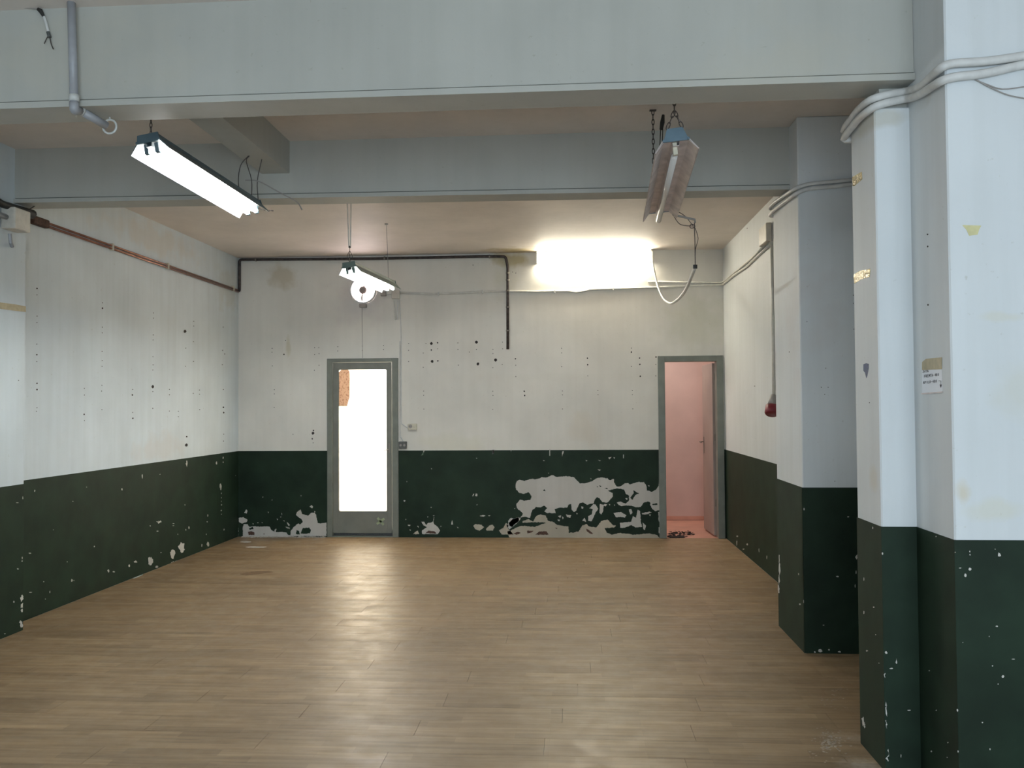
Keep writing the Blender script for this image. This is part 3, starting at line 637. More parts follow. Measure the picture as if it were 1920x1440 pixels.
# white rubble line along the back left skirting
bm = bmesh.new()
for k in range(140):
    x = random.uniform(XL+.06, D1[0]-.02); r = random.uniform(.004, .014)
    q = bmesh.ops.create_icosphere(bm, subdivisions=1, radius=r)
    for vv in q['verts']: vv.co = Vector((vv.co.x*1.8, vv.co.y, vv.co.z*.5)) + Vector((x, YB-.01-abs(random.gauss(0, .035)), r*.35))
o = tag(obj('plaster_crumbs', bm, 'flake'), 'white plaster crumbs fallen along the foot of the back wall left of the glazed door', 'crumbs'); o['kind'] = 'stuff'
bm = bmesh.new()
for k in range(160):
    u, v = random.gauss(1555, 16), random.gauss(1392, 14)
    if k > 120: u, v = random.uniform(1540, 1590), random.uniform(1290, 1330)
    p = on(u, min(v, 1432), 'floor'); r = random.uniform(.0012, .0035)
    q = bmesh.ops.create_icosphere(bm, subdivisions=1, radius=r)
    for vv in q['verts']: vv.co = Vector((vv.co.x*2.2, vv.co.y*1.8, vv.co.z*.4)) + Vector((p.x, p.y, r*.3))
o = tag(obj('dust', bm, 'dust'), 'pale dust and grit on the boards beside the nearest column', 'dust'); o['kind'] = 'stuff'

# ------------------------------------------------------------------ hanging fluorescent fittings
def fitting(name, label, a, b_, wd, body, plate, refl, tubes, lit, roll=0, hp=((.032, .056), (.052, .0))):
    a, b_ = Vector(a), Vector(b_); Lg = (b_-a).length
    root = thing('hanging_lamp', label, 'lamp', tuple((a+b_)/2))
    yv = (b_-a).normalized(); xv = yv.cross(Vector((0, 0, 1))).normalized(); zv = xv.cross(yv)
    if roll: 
        R = Matrix.Rotation(roll, 3, yv); xv = R @ xv; zv = R @ zv
    mw = Matrix((xv, yv, zv)).transposed().to_4x4(); mw.translation = (a+b_)/2
    h = Lg/2; k = wd/2
    root.matrix_world = mw; bpy.context.view_layer.update()
    def prof(bm, P, y0, y1, closed=True):
        r0 = [bm.verts.new((x, y0, z)) for x, z in P]; r1 = [bm.verts.new((x, y1, z)) for x, z in P]
        n = len(P)
        for i in range(n if closed else n-1): bm.faces.new((r0[i], r0[(i+1) % n], r1[(i+1) % n], r1[i]))
        if closed: bm.faces.new(r0); bm.faces.new(r1)
    bm = bmesh.new(); prof(bm, [(-hp[0][0], hp[0][1]), (hp[0][0], hp[0][1]), (hp[1][0], hp[1][1]), (-hp[1][0], hp[1][1])], -h+.004, h-.004); obj('housing', bm, body, root)
    for s in (-1, 1):
        bm = bmesh.new(); prof(bm, [(-hp[0][0]-.004, hp[0][1]+.004), (hp[0][0]+.004, hp[0][1]+.004), (hp[1][0]+.009, -.004), (-hp[1][0]-.009, -.004)], s*h-.004, s*h+.004)
        for q in (-.058, .058): tube(bm, [(q, s*h, .002), (q, s*(h+.01), .002)], .006)
        obj('end_plate', bm, plate, root)
    # reflector: folded sheet with thickness
    P = [(-k, -.052), (-.058, -.002), (-.022, -.0), (-.016, -.026), (.012, -.026), (.018, -.0), (.058, -.002), (k, -.052)]
    Q = [(x*1.01, z+.0022) for x, z in reversed(P)]
    bm = bmesh.new(); prof(bm, P+Q, -h, h); obj('reflector', bm, refl, root)
    # dark outer skin of the wings
    bm = bmesh.new()
    for s in (-1, 1): prof(bm, [(s*(k+.003), -.050), (s*.060, .003), (s*.052, .012), (s*.058, .012), (s*(k+.005), -.050)], -h+.002, h-.002)
    obj('outer_skin', bm, body, root)
    for (x, mt, sh) in tubes:
        ln = bm = bmesh.new(); tube(bm, [(x, -h+.035+sh, -.036-.012*(not lit)), (x, h-.035+sh, -.036-.012*(not lit))], .0135 if lit else .016, 12); obj('tube', bm, mt, root, smooth=True)
        for s in (-1, 1):
            if sh and s == 1: continue
            bm = bmesh.new(); bx(bm, x-.011, x+.011, s*(h-.028)-.010, s*(h-.028)+.010, -.052-.01*(not lit), -.002, .002); o = obj('lamp_holder', bm, 'cream' if not lit else plate, root)
    def wpt(x, y, z): return mw @ Vector((x, y, z))
    return root, wpt, h
def attach(root, o):
    o.parent = root; o.matrix_parent_inverse = root.matrix_world.inverted(); return o

l1, W1, h1 = fitting('a', 'lit twin tube lamp hanging between the two ceiling beams on the left', (-2.075, 4.06, 2.84), (-2.0, 5.26, 2.79), .20, 'bluebox', 'bluebox', 'refl2', [(-.028, 'tube', 0), (.028, 'tube', 0)], True, roll=math.radians(-9), hp=((.050, .036), (.052, 0.)))
bm = bmesh.new(); tp = W1(0, -h1+.03, .040); link_chain(bm, (tp.x, tp.y, ZC), tp); attach(l1, obj('chain', bm, 'chain'))
bm = bmesh.new()
f1 = W1(0, h1-.06, .038)
for pts in ([f1+Vector((-.03, -.05, 0)), f1+Vector((-.045, -.05, .10)), f1+Vector((-.03, -.05, .2)), (-1.985, 5.14, 3.085)], [f1+Vector((.02, 0, 0)), f1+Vector((.02, 0, .12)), f1+Vector((.01, -.06, .22)), (-1.98, 5.14, 3.085)],
            [f1+Vector((.055, .02, 0)), f1+Vector((.05, .02, .12)), (-1.93, 5.22, 3.085)]):
    tube(bm, smooth_path(pts, 4), .0028, 6)
attach(l1, obj('suspension_wire', bm, 'wire'))
bm = tb(smooth_path([f1+Vector((-.02, 0, .12)), f1+Vector((.06, .02, .115)), f1+Vector((.17, .1, .06)), f1+Vector((.25, .18, .02)), f1+Vector((.28, .2, -.03))], 4), .004, 6)
attach(l1, obj('supply_cable', bm, 'thinwire'))
bm = tb([W1(.03, h1, -.01), W1(.06, h1+.03, -.02), W1(.11, h1+.05, -.03)], .003, 6); attach(l1, obj('loose_wire', bm, 'wire'))

l3, W3, h3 = fitting('b', 'small lit twin tube lamp hanging in front of the back wall fan', (-1.84, 7.0, 2.69), (-1.745, 8.2, 2.70), .19, 'greenbox', 'greenbox', 'refl2', [(-.028, 'tube', 0), (.028, 'tube', 0)], True, roll=math.radians(-7), hp=((.050, .040), (.052, 0.)))
tp = W3(0, -h3+.03, .044); kn = tp+Vector((0, 0, .13))
bm = bmesh.new()
for s in (-1, 1): tube(bm, smooth_path([tp, tp+Vector((s*.022, 0, .05)), tp+Vector((0, 0, .10))], 5), .0022, 6)
tube(bm, [tp, kn], .002, 6); bmesh.ops.create_icosphere(bm, subdivisions=1, radius=.012, matrix=Matrix.Translation(kn)); attach(l3, obj('wire_loop', bm, 'wire'))
bm = bmesh.new()
for s in (-1, 1): tube(bm, [kn+Vector((s*.006, 0, .0)), kn+Vector((s*.018-.01, .02, ZC-kn.z))], .0052, 6)
attach(l3, obj('suspension_strap', bm, 'conduit'))
tq = W3(.0, h3-.05, .042); bm = tb([tq, (tq.x-.02, tq.y, ZC)], .0028, 6); bx(bm, tq.x-.035, tq.x-.005, tq.y-.01, tq.y+.01, ZC-.012, ZC)
attach(l3, obj('suspension_rod', bm, 'thinwire'))

l4, W4, h4 = fitting('c', 'dusty unlit lamp with one slipped tube hanging by a forked chain on the right', (.507, 4.05, 2.77), (.548, 5.25, 2.70), .20, 'refl', 'bluepale', 'refl', [(-.006, 'tubeoff', .05)], False, roll=math.radians(-5))
e1 = W4(0, -h4, .066); top = Vector((e1.x, e1.y, e1.z+.075))
bm = bmesh.new(); link_chain(bm, (top.x, top.y, ZC), top, .034, .0026, .010)
for s in (-1, 1): link_chain(bm, top, W4(s*.036, -h4+.002, .062), .034, .0024, .010)
attach(l4, obj('chain', bm, 'chain'))
bm = bmesh.new(); q = W4(-.03, h4-.1, .066)
link_chain(bm, (q.x-.0, q.y, ZC), q, .036, .0026, .010); bx(bm, q.x-.02, q.x+.02, q.y-.01, q.y+.01, ZC-.006, ZC)
attach(l4, obj('rear_chain', bm, 'wire'))
bm = bmesh.new()
for dx in (.045, .058): tube(bm, smooth_path([q+Vector((.01, 0, .0)), q+Vector((dx-.01, 0, .25)), q+Vector((dx, 0, .42))], 4), .003, 6)
tube(bm, [q+Vector((.048, 0, .41)), q+Vector((.056, 0, .455)), q+Vector((.062, 0, .50))], [.010, .014, .008], 8)
attach(l4, obj('capped_wire', bm, 'blackrubber'))
# stub, knot and swagged cable running back to the wall lamp
s0 = W4(.08, h4-.02, -.03); kn4 = at(1302, 424, Y=5.28)
s1 = at(1303, 412, Y=5.28)
bm = tb([s0, s1, s1+Vector((0, 0, -.02))], .0075, 8); attach(l4, obj('conduit_stub', bm, 'greyplastic'))
bm = bmesh.new()
tube(bm, [s1, kn4], .003, 6); tube(bm, smooth_path([s0+Vector((-.01, 0, .02)), at(1272, 418, Y=5.27), at(1285, 423, Y=5.27), kn4], 4), .0022, 6)
tube(bm, smooth_path([s0+Vector((.01, 0, .03)), at(1284, 405, Y=5.27), kn4+Vector((-.01, 0, .005))], 4), .0022, 6)
loop = [kn4+Vector((math.cos(a)*.016-.012, math.sin(a*2)*.008, math.sin(a)*.012)) for a in [i*.7 for i in range(22)]]
tube(bm, loop, .0028, 5)
attach(l4, obj('wire_knot', bm, 'wire'))
c0 = at(1303.5, 500, Y=5.4)
bm = bmesh.new(); tube(bm, smooth_path([kn4, at(1303, 455, Y=5.33), c0], 4), .0028, 6); tube(bm, smooth_path([kn4, at(1309, 447, Y=5.3), at(1304, 468, Y=5.33), c0], 4), .0022, 6)
pathc = smooth_path([c0, at(1292, 530, Y=5.95), at(1281, 551, Y=6.6), at(1268, 564, Y=7.3), at(1257, 569, Y=7.9), at(1244, 560, Y=8.5), at(1233, 535, Y=9.1), at(1225, 500, Y=9.6), at(1223, 472, Y=9.78)], 5)
sw = thing('swag_cable', 'grey cable sagging from the wall lamp forward to the unlit hanging lamp', 'cable', tuple(c0))
attach(sw, obj('lead_wire', bm, 'wire'))
attach(sw, obj('cable_sheath', tube(bmesh.new(), pathc, .0115, 8), 'conduit', smooth=True))
attach(sw, obj('cable_cap', tb([c0+Vector((0, 0, .012)), c0+Vector((0, .002, -.012))], .0135, 8), 'blackrubber'))

# ------------------------------------------------------------------ wall lamp up in the corner
wl = thing('wall_lamp', 'glowing warm strip lamp at the top of the back wall on the right', 'lamp', (.27, YB, 3.25))
x0, x1 = -.385, .935
attach(wl, obj('housing', box(x0+.02, x1-.02, YB-.075, YB-.002, 3.262, 3.296, .004), 'refl2'))
bm = bmesh.new()
P = [(-.004, 3.262), (-.09, 3.262), (-.098, 3.235), (-.09, 3.195), (-.06, 3.170), (-.02, 3.165), (-.004, 3.175)]
r0 = [bm.verts.new((x0+.012, YB+yy, z)) for yy, z in P]; r1 = [bm.verts.new((x1-.012, YB+yy, z)) for yy, z in P]
for i in range(len(P)): bm.faces.new((r0[i], r0[(i+1) % len(P)], r1[(i+1) % len(P)], r1[i]))
bm.faces.new(r0); bm.faces.new(r1)
o = attach(wl, obj('diffuser', bm, 'walltube', smooth=False))
for xx in (x0, x1-.014): attach(wl, obj('end_cap', box(xx, xx+.014, YB-.1, YB-.002, 3.162, 3.296, .004), 'refl2'))

# ------------------------------------------------------------------ ventilation fan
fc = on(682, 545, 'back'); FR = .142
fan = thing('wall_fan', 'round extractor fan glowing pinkish white high above the glazed door', 'fan', (fc.x, YB, fc.z))
def ring(r, y, n=32): return [Vector((fc.x+r*math.cos(2*PI*k/n), y, fc.z+r*math.sin(2*PI*k/n))) for k in range(n)]
bm = bmesh.new(); R = [ring(FR+.012, YB-.001), ring(FR+.016, YB-.05), ring(FR, YB-.055), ring(FR-.004, YB-.006)]
R = [[bm.verts.new(p) for p in q] for q in R]
for i in range(3):
    for k in range(32): bm.faces.new((R[i][k], R[i][(k+1) % 32], R[i+1][(k+1) % 32], R[i+1][k]))
attach(fan, obj('fan_ring', bm, 'refl2', smooth=True))
bm = bmesh.new(); poly_prism(bm, [Vector((p.x, YB-.001, p.z)) for p in ring(FR-.004, 0)], (0, -1, 0), .004); attach(fan, obj('light_screen', bm, 'fanglow'))
for k in range(6):
    bm = bmesh.new(); a = 2*PI*k/6+.4
    P = []
    for rr_, da in ((.034, -.32), (.09, -.30), (.128, -.10), (.130, .12), (.09, .10), (.034, .22)): P.append(Vector((fc.x+rr_*math.cos(a+da), YB-.02-.012*da, fc.z+rr_*math.sin(a+da))))
    poly_prism(bm, P, (0, -1, 0), .0015)
    if k in (1, 4): attach(fan, obj('blade', bm, 'refl2'))
    else: bm.free()
bm = tb([(fc.x, YB-.006, fc.z), (fc.x, YB-.05, fc.z), (fc.x, YB-.06, fc.z)], [.047, .047, .035], 14); attach(fan, obj('hub', bm, 'fanmetal'))
bm = bmesh.new()
for a in (.75, 2.3, -1.1):
    tube(bm, [(fc.x, YB-.04, fc.z), (fc.x+FR*math.cos(a), YB-.045, fc.z+FR*math.sin(a))], .0035, 6)
attach(fan, obj('bracket', bm, 'fanmetal'))
attach(fan, obj('terminal_box', box(fc.x-.04, fc.x+.04, YB-.06, YB-.001, fc.z-FR-.062, fc.z-FR-.018, .003), 'greyplastic'))
tag(obj('fan_wire', tb([(fc.x-.02, YB-.003, fc.z-FR-.06), (fc.x-.015, YB-.003, 2.095)], .0028, 5), 'thinwire'), 'thin wire running down from the fan to the glazed door frame', 'wire')

# ------------------------------------------------------------------ pipes on the walls
def wallpath(pts, o): return [hitp(u, v, o) for u, v in pts]
def hitp(u, v, o):
    f, p = hit(u, v); return on(u, v, f, o)
pb = [on(u, v, 'back', .022) for u, v in ((452, 487), (700, 485), (900, 481), (948, 481))]
r_ = .014
dp = thing('drain_pipe', 'dark rusty pipe along the top of the back wall and down beside the lamp', 'pipe', tuple(pb[0]))
a0 = on(447, 545, 'left', .022); a1 = on(452, 487, 'left', .022); a1 = Vector((a0.x, YB-.025, pb[0].z)); a0 = Vector((a0.x, YB-.025, a0.z))
path = [a0+Vector((0, -.05, 0)), a0, a1, pb[1], pb[2], pb[3], on(952, 500, 'back', .022), on(952, 655, 'back', .022)]
attach(dp, obj('pipe_run', tube(bmesh.new(), corner_path(path, .03), r_*1.15, 10), 'darkpipe', smooth=True))
for (u, v) in ((480, 487), (721, 484), (918, 481)):
    c = on(u, v, 'back', .022); bm = tb([c+Vector((-.008, 0, 0)), c+Vector((.008, 0, 0))], r_*1.5, 10); bx(bm, c.x-.008, c.x+.008, YB-.022, YB, c.z-.006, c.z+.006); attach(dp, obj('pipe_clamp', bm, 'metal'))
for v in (512, 525, 545, 576, 620):
    c = on(952, v, 'back', .022); bm = tb([c+Vector((0, 0, -.008)), c+Vector((0, 0, .008))], r_*1.6, 10); bx(bm, c.x-.006, c.x+.006, YB-.022, YB, c.z-.008, c.z+.008); attach(dp, obj('pipe_clamp', bm, 'metal'))

cp = thing('copper_pipe', 'pair of thin copper pipes sloping along the upper left wall', 'pipe', (-3.9, 6, 2.9))
for k, dz in ((0, .013), (1, -.013)):
    p = [Vector((XL+.022, 5.96, 2.905+dz)), Vector((XL+.022, YB-.06, 2.9+dz*.8))]
    attach(cp, obj('tube_run', tube(bmesh.new(), p, .0095, 8), 'copper', smooth=True))
for (u, v) in ((210, 463), (314, 499), (437, 541)):
    c = on(u, v, 'left', .02); attach(cp, obj('pipe_clamp', box(XL, XL+.036, c.y-.012, c.y+.012, c.z-.03, c.z+.03, .004), 'cream'))
attach(cp, obj('sleeve', box(XL, XL+.045, 5.93, 6.12, 2.875, 2.935, .006), 'brown'))

# black hose and box at the upper left
bm = tb([Vector((XLN+.04, 4.9, 2.96)), at(5, 383, X=XLN+.045), at(40, 394, X=XLN+.045), at(61, 402, X=XLN+.045)], [.024, .024, .026, .032], 10)
hs = thing('black_hose', 'thick black hose with an open end at the top of the left wall', 'hose', (XLN, 5.5, 2.9))
attach(hs, obj('hose_body', bm, 'blackrubber', smooth=True))
p = at(50, 396, X=XLN+.045); attach(hs, obj('wire_tie', tb([p, p+Vector((.05, .03, .05))], .004, 6), 'wire'))
jb = thing('junction_box', 'white box beneath the black hose on the upper left wall', 'box', (XLN, 5.63, 2.8))
p0 = at(29, 399, X=XLN+.1); p1 = at(57, 436, X=XLN+.0)
attach(jb, obj('box_body', box(XLN, XLN+.10, at(28, 398, X=XLN+.1).y, at(58, 398, X=XLN+.1).y, at(58, 437, X=XLN+.1).z, at(58, 398, X=XLN+.1).z, .006), 'box'))
attach(jb, obj('conduit_stub', tb(corner_path([Vector((XLN+.04, 5.42, 2.80)), Vector((XLN+.04, 5.27, 2.80)), Vector((XLN+.04, 5.26, 2.72))], .03), .018, 10), 'pvc', smooth=True))
attach(jb, obj('cable_stub', tb([Vector((XLN+.03, 5.46, 2.70)), Vector((XLN+.03, 5.47, 2.64)), Vector((XLN+.02, 5.50, 2.62))], .012, 8), 'pvc'))

# grey down pipe with elbow at near beam
pv = thing('grey_pipe', 'grey plastic pipe coming down the front beam and bending under it, top left', 'pipe', (-2.15, 3.55, 3))
yy = B1-.045
top_ = at(134, -30, Y=yy); a = at(139, 192, Y=yy); bpt = at(150, 207, Y=yy+.06); e = at(200, 236, Y=3.72)
attach(pv, obj('pipe_run', tube(bmesh.new(), [Vector((top_.x, yy, ZC)), a], .0175, 12), 'pvc', smooth=True))
attach(pv, obj('pipe_collar', tube(bmesh.new(), [at(139, 178, Y=yy), at(139.3, 190, Y=yy)], .021, 12), 'pvclite', smooth=True))
attach(pv, obj('pipe_elbow', tube(bmesh.new(), corner_path([a, a+Vector((0, 0, -.035)), bpt], .04), .020, 12), 'pvc', smooth=True))
attach(pv, obj('pipe_branch', tube(bmesh.new(), [bpt, e], .0185, 12), 'pvc', smooth=True))
q = bpt.lerp(e, .12); attach(pv, obj('pipe_collar', tube(bmesh.new(), [bpt, q], .021, 12), 'pvclite', smooth=True))
q = bpt.lerp(e, .93); d = (e-bpt).normalized()
bm = bmesh.new(); s = Vector((0, 0, 1)); cc = e + Vector((.008, .012, 0)); 
tube(bm, [cc+Vector((math.cos(2*PI*k/14)*.032, 0, math.sin(2*PI*k/14)*.032)) for k in range(15)], .005, 6, False); tube(bm, [cc+Vector((0, 0, .03)), (cc.x, cc.y, ZC)], .003, 6)
attach(pv, obj('pipe_clip', bm, 'pvclite'))

# torn cable at the top left of the beam
hc = thing('torn_cable', 'short torn cable end dangling on the front beam at the top left', 'cable', tuple(on(78, 25, 'beamone', .01)))
bo = lambda u, v, o=.012: on(u, v, 'beamone', o)
attach(hc, obj('feed_wire', tb([bo(-40, 9), bo(10, 12), bo(72, 17)], .0022, 6), 'thinwire'))
attach(hc, obj('tape_wrap', tb([bo(71, 17, .014), bo(76, 20, .014), bo(82, 31, .014)], [.007, .010, .006], 8), 'blackrubber'))
attach(hc, obj('cable_sheath', tb([bo(82, 30), bo(87, 45), bo(91, 61)], .006, 8), 'cable'))
attach(hc, obj('joint_block', tb([bo(90, 60), bo(93, 70)], .008, 8), 'darkbox'))
bm = bmesh.new(); tube(bm, smooth_path([bo(91, 66), bo(87, 73), bo(83, 82)], 3), .002, 5); tube(bm, smooth_path([bo(93, 68), bo(96, 82), bo(100, 92)], 3), .0025, 5)
attach(hc, obj('bare_end', bm, 'wire'))

# conduits on back wall
cd = thing('wall_conduit', 'pale conduit running along the back wall under the wall lamp from junction box to corner', 'conduit', tuple(on(1000, 546, 'back', .012)))
pp = [on(u, v, 'back', .013) for u, v in ((750, 549), (800, 551), (850, 550), (905, 547), (945, 546), (1000, 547), (1040, 546), (1066, 546), (1080, 548), (1095, 546), (1105, 543), (1160, 541), (1230, 539), (1300, 536), (1352, 534))]
pr = [on(1356, 533, 'right', .013), on(1375, 517, 'right', .013), on(1400, 500, 'right', .013), on(1425, 476, 'right', .013), on(1444, 459, 'right', .013)]
attach(cd, obj('conduit_run', tube(bmesh.new(), pp + pr, .0125, 8), 'conduit', smooth=True))
for (u, v) in ((822, 551), (905, 547), (1040, 547), (1150, 541)):
    c = on(u, v, 'back', .013); attach(cd, obj('conduit_clip', box(c.x-.008, c.x+.008, YB-.03, YB, c.z-.022, c.z+.022, .003), 'cable'))
for v0 in (0,):
    bm = tb([on(1215, 528, 'back', .011), on(1352, 530, 'back', .011), on(1357, 528, 'right', .011), on(1385, 505, 'right', .011), on(1410, 484, 'right', .011), on(1434, 460, 'right', .011)], .010, 8)
    tag(obj('wall_conduit', bm, 'conduit', smooth=True), 'thinner upper conduit turning the corner onto the right wall', 'conduit')
rb = on(1441, 442, 'right', 0)
tag(obj('junction_box', box(XR-.05, XR, rb.y-.13, rb.y+.16, rb.z-.07, rb.z+.09, .006), 'box'), 'small pale box high on the right wall beside the middle column', 'box')
dn = [on(1447, 452, 'right', .016), on(1449, 600, 'right', .016), on(1451, 745, 'right', .016)]
tag(obj('wall_conduit', tb(dn, .013, 8), 'conduit', smooth=True), 'vertical conduit dropping down the right wall beside the middle column', 'conduit')
rs = on(1452, 757, 'right', .03)
rp = thing('power_connector', 'grey and red power connector on the right wall at the end of the conduit', 'connector', (XR, rs.y, rs.z))
tz = on(1451, 745, 'right', .03).z
attach(rp, obj('connector_body', tb([Vector((XR-.035, rs.y, tz+.02)), Vector((XR-.05, rs.y-.02, tz-.07))], [.022, .045], 12), 'greyplastic', smooth=True))
attach(rp, obj('red_collar', tb([Vector((XR-.05, rs.y-.02, tz-.07)), Vector((XR-.062, rs.y-.04, tz-.135)), Vector((XR-.064, rs.y-.045, tz-.145))], [.056, .060, .050], 14), 'red', smooth=True))

# junction box + drops at the glazed door
c = on(743, 553, 'back')
tag(obj('junction_box', box(c.x-.047, c.x+.047, YB-.045, YB, c.z-.05, c.z+.05, .005), 'box'), 'white square junction box on the back wall right of the fan', 'box')
c = on(720, 552, 'back')
sb = thing('terminal_block', 'little grey cable terminal between the fan and the white box', 'terminal', (c.x, YB, c.z))
attach(sb, obj('block', box(c.x-.035, c.x+.03, YB-.03, YB, c.z-.022, c.z+.028, .004), 'greyplastic')); attach(sb, obj('lead', tb([(c.x+.03, YB-.012, c.z), (c.x+.09, YB-.012, c.z)], .006, 6), 'conduit'))
for k, ((u0, v0), (u1, v1), lab) in enumerate((((739, 564), (741.5, 600), 'short cut cable hanging left below the white junction box'), ((746, 564), (745, 599), 'short pale cable hanging right below the white junction box'))):
    hh = tb([on(u0, v0, 'back', .014), on(u1, v1, 'back', .012)], .0075, 8); tag(obj('cable_stub', hh, 'cable' if k else 'conduit'), lab, 'cable')
dpth = [on(750, 563, 'back', .008), on(752, 640, 'back', .008), on(752.5, 780, 'back', .008), on(755, 795, 'back', .008), on(766, 803, 'back', .008)]
tag(obj('drop_cable', tb(smooth_path(dpth, 4), .006, 8), 'cable'), 'thin painted cable running down to the cream socket', 'cable')
dpth = [on(749.5, 640, 'back', .008), on(750, 700, 'back', .008), on(750, 810, 'back', .008), on(752, 820, 'back', .008), on(756, 828, 'back', .008)]
tag(obj('drop_cable', tb(smooth_path(dpth, 4), .0055, 8), 'cable'), 'thin painted cable beside the door frame ending at the dark grey switch box', 'cable')
c = on(774, 800, 'back')
so = thing('wall_socket', 'cream wall socket right of the glazed door', 'socket', (c.x, YB, c.z))
attach(so, obj('socket_body', box(c.x-.052, c.x+.052, YB-.04, YB, c.z-.037, c.z+.035, .004), 'cream'))
bm = tube(bmesh.new(), [Vector((c.x-.02, YB-.04, c.z+.005)), Vector((c.x-.02, YB-.047, c.z+.005))], .022, 14); attach(so, obj('socket_face', bm, 'greyplastic'))
bm = bmesh.new()
for dx in (-.03, -.012): tube(bm, [Vector((c.x+dx, YB-.044, c.z+.005)), Vector((c.x+dx, YB-.0485, c.z+.005))], .004, 8)
attach(so, obj('socket_pin_hole', bm, 'dark'))
c = on(756, 834.5, 'back')
sw2 = thing('switch_box', 'dark grey double switch box at the paint line beside the glazed door', 'switch', (c.x, YB, c.z))
attach(sw2, obj('switch_body', box(c.x-.046, c.x+.046, YB-.045, YB-.002, c.z-.043, c.z+.043, .005), 'darkbox'))
for dx in (-.022, .022): attach(sw2, obj('switch_key', tb([Vector((c.x+dx, YB-.045, c.z)), Vector((c.x+dx, YB-.051, c.z))], .014, 10), 'greyplastic'))

# ------------------------------------------------------------------ painted cables round columns
def wrap(pts, o):
    out = []
    for u, v, f in pts: out.append(on(u, v, f, o))
    return out
o_ = .022
ul = [(1990,93,'nearbig'),(1920,105,'nearbig'),(1850,115,'nearbig'),(1800,118,'nearbig'),(1779,121,'nearbig'),(1765,127,'nearside'),(1748,142,'nearside'),(1733,157,'nearside'),(1718,166,'nearside'),(1700,171,'nearfront'),(1670,176,'nearfront'),(1643,183,'nearfront'),(1625,192,'nearleft'),(1608,208,'nearleft'),(1596,224,'nearleft')]
ll_ = [(1990,110,'nearbig'),(1920,121,'nearbig'),(1850,137,'nearbig'),(1800,143,'nearbig'),(1779,147,'nearbig'),(1763,153,'nearside'),(1745,164,'nearside'),(1730,174,'nearside'),(1716,181,'nearside'),(1700,185,'nearfront'),(1670,191,'nearfront'),(1643,199,'nearfront'),(1625,210,'nearleft'),(1608,225,'nearleft'),(1598,238,'nearleft')]
def clean(P):
    Q = [P[0]]
    for p in P[1:]:
        if (p-Q[-1]).length > .012: Q.append(p)
    return Q
for lst, lab in ((ul, 'upper thick white painted cable wrapping the nearest column under the beam'), (ll_, 'lower thick white painted cable wrapping the nearest column under the beam')):
    P = wrap(lst, o_); e = P[-1]; P += [Vector((NC[0]-.018, NC[2]+.03, e.z-.01)), Vector((NC[0]+.03, NC[2]+.035, e.z-.02)), Vector((XR-.03, NC[2]+.05, e.z-.02))]
    P += [Vector((XR-.03, MC[1]-.06, e.z-.02)) ] if False else []
    P = clean(P)
    tag(obj('painted_cable', tube(bmesh.new(), smooth_path(P, 3), .0165, 10), 'cable', smooth=True), lab, 'cable', 'painted cables on the nearest column')
u2 = [(1598,337,'midfront'),(1560,341,'midfront'),(1525,344,'midfront'),(1506,348,'midfront'),(1490,354,'midleft'),(1475,364,'midleft'),(1462,373,'midleft'),(1452,380,'midleft')]
l2 = [(1598,345,'midfront'),(1560,350,'midfront'),(1525,353,'midfront'),(1506,357,'midfront'),(1490,365,'midleft'),(1475,376,'midleft'),(1462,386,'midleft'),(1453,393,'midleft')]
for lst, lab in ((u2, 'upper thin white painted cable wrapping the middle column under the beam'), (l2, 'lower thin white painted cable wrapping the middle column under the beam')):
    P = clean(wrap(lst, .018)); e = P[-1]; s = P[0]
    P = [Vector((XR-.02, MC[1]-.02, s.z))] + P + [Vector((MC[0]-.015, MC[2]+.025, e.z-.005)), Vector((MC[0]+.04, MC[2]+.02, e.z-.01)), Vector((XR-.02, MC[2]+.04, e.z-.01))]
    tag(obj('painted_cable', tube(bmesh.new(), smooth_path(P, 3), .0125, 10), 'cable', smooth=True), lab, 'cable', 'painted cables on the middle column')
for pts, lab in (([(1828,149),(1850,158),(1880,167),(1925,162)], 'upper thin loose wire drooping on the nearest column face at the right edge'), ([(1832,150),(1855,163),(1890,178),(1925,185)], 'lower thin loose wire drooping on the nearest column face at the right edge')):
    tag(obj('loose_wire', tb(smooth_path([on(u, v, 'nearbig', .008) for u, v in pts], 4), .0022, 6), 'thinwire'), lab, 'wire')

# ------------------------------------------------------------------ tape, stickers and the note
def sticker(name, pts, face, mat, label, cat, th=.0006, base=.0003):
    P = [on(u, v, face, base) for u, v in pts]; bm = bmesh.new(); poly_prism(bm, P, FACES[face][2], th)
    return tag(obj(name, bm, mat), label, cat)
sticker('tape_strip', [(-30,561),(0,567),(30,571),(48,574.5),(48,585),(30,583),(0,579),(-30,574)], 'leftnear', 'tape', 'tan tape strip running off the left edge of the left wall', 'tape', .002)
sticker('tape_strip', [(1598,332),(1616,322),(1617,336),(1602,349),(1599,349)], 'nearleft', 'goldtape', 'brownish tape piece high on the narrow side of the nearest column', 'tape')
sticker('tape_strip', [(1601,515),(1612,508),(1632,504),(1631,519),(1615,524),(1602,532)], 'nearleft', 'goldtape', 'shiny gold crinkled tape halfway up the narrow side of the nearest column', 'tape', .0015)
sticker('tape_strip', [(1804,422),(1840,423),(1836,430),(1833,440),(1817,442),(1812,431)], 'nearbig', 'yellowtape', 'pale yellow tape scrap high on the wide face of the nearest column', 'tape')
sticker('sticker', [(1619,683),(1624,681),(1629,682),(1629,690),(1626,705),(1624.5,709),(1622,699),(1619,695)], 'nearleft', 'bluestick', 'small dark blue pointed sticker on the nearest column', 'sticker')
note = sticker('paper_note', [(1729,693),(1766,693),(1767,735),(1729,738)], 'nearside', 'paper', 'handwritten white paper note taped to the nearest column', 'note')
P = [on(u, v, 'nearside', .001) for u, v in ((1728.5,737),(1768,734),(1768,736.5),(1729,739.5))]
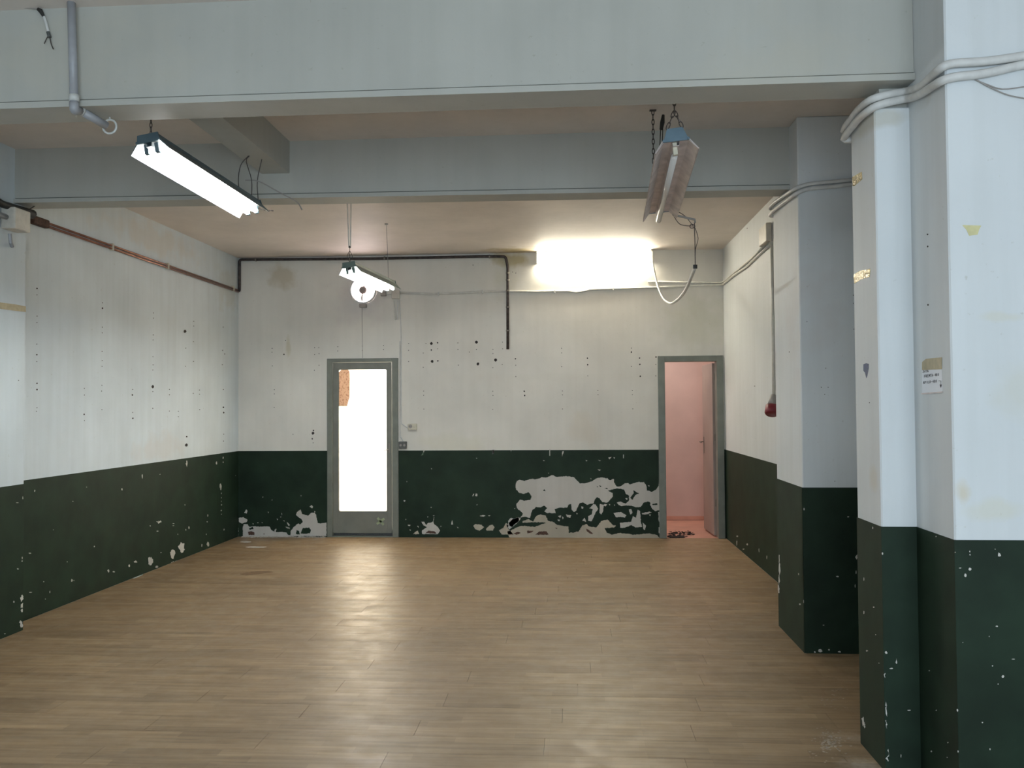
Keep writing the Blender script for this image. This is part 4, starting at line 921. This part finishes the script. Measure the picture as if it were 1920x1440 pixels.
bm = bmesh.new(); poly_prism(bm, P, (-1,0,0), .003); sub(obj('curled_edge', bm, 'refl'), note)
sticker('tape_strip', [(1729,679),(1736,673),(1752,671),(1766,670),(1766,692),(1729,694)], 'nearside', 'tape', 'wide tan tape holding the top of the paper note', 'tape', .0006, .0012)
# handwriting on the note (strokes in photo pixels)
def write(txt, u0, v0, cw, ch, slope):
    G = {'J': [[(.1,0),(.9,0)],[(.6,0),(.5,1),(.0,.8)]], 'U': [[(.1,0),(.15,.8),(.6,.95),(.85,0)]], 'T': [[(0,.05),(1,0)],[(.5,0),(.45,1)]], 'A': [[(0,1),(.45,0),(.9,1)],[(.2,.6),(.75,.6)]],
         'F': [[(.1,1),(.15,0),(.9,0)],[(.15,.5),(.7,.45)]], 'R': [[(.1,1),(.1,0),(.8,.1),(.7,.45),(.15,.5),(.85,1)]], 'E': [[(.9,0),(.1,0),(.1,1),(.9,1)],[(.1,.5),(.7,.5)]], 'D': [[(.1,0),(.1,1),(.8,.7),(.8,.3),(.1,0)]],
         'B': [[(.1,0),(.1,1),(.8,.8),(.2,.5),(.8,.2),(.1,0)]], 'O': [[(.5,0),(.1,.4),(.3,1),(.8,.8),(.8,.2),(.5,0)]], '-': [[(.1,.5),(.9,.5)]], 'I': [[(.5,0),(.5,1)]], 'P': [[(.1,1),(.1,0),(.8,.1),(.7,.5),(.1,.55)]],
         'L': [[(.2,0),(.15,1),(.9,.95)]], 'N': [[(.1,1),(.1,0),(.8,1),(.85,0)]], 'S': [[(.85,.1),(.2,.1),(.2,.45),(.8,.55),(.75,.95),(.1,.9)]], 'M': [[(0,1),(.2,0),(.5,.6),(.8,0),(1,1)]], '4': [[(.7,1),(.7,0),(.1,.6),(.95,.6)]]}
    bm = bmesh.new()
    for i, ch_ in enumerate(txt):
        for st in G[ch_]:
            P = [on(u0+(i+x*.8)*cw, v0+y_*ch+slope*(i+x)*cw, 'nearside', .0014) for x, y_ in st]
            tube(bm, P, .00085, 4)
    return bm
for txt, u0, v0, cw, ch in (('JUTA', 1730, 695, 2.9, 4.2), ('FREMTA-4BO', 1733, 703, 2.8, 5), ('APILO-4BO', 1731, 715, 2.9, 5)):
    sub(obj('handwriting', write(txt, u0, v0, cw, ch, -.12), 'ink'), note)
bm = bmesh.new(); tube(bm, [on(1760, 714, 'nearside', .0014), on(1764, 714, 'nearside', .0014), on(1764, 724, 'nearside', .0014)], .0009, 4)
poly_prism(bm, [on(1762, 721, 'nearside', .0014), on(1766, 721, 'nearside', .0014), on(1764, 727, 'nearside', .0014)], (-1,0,0), .001); sub(obj('arrow', bm, 'ink'), note)
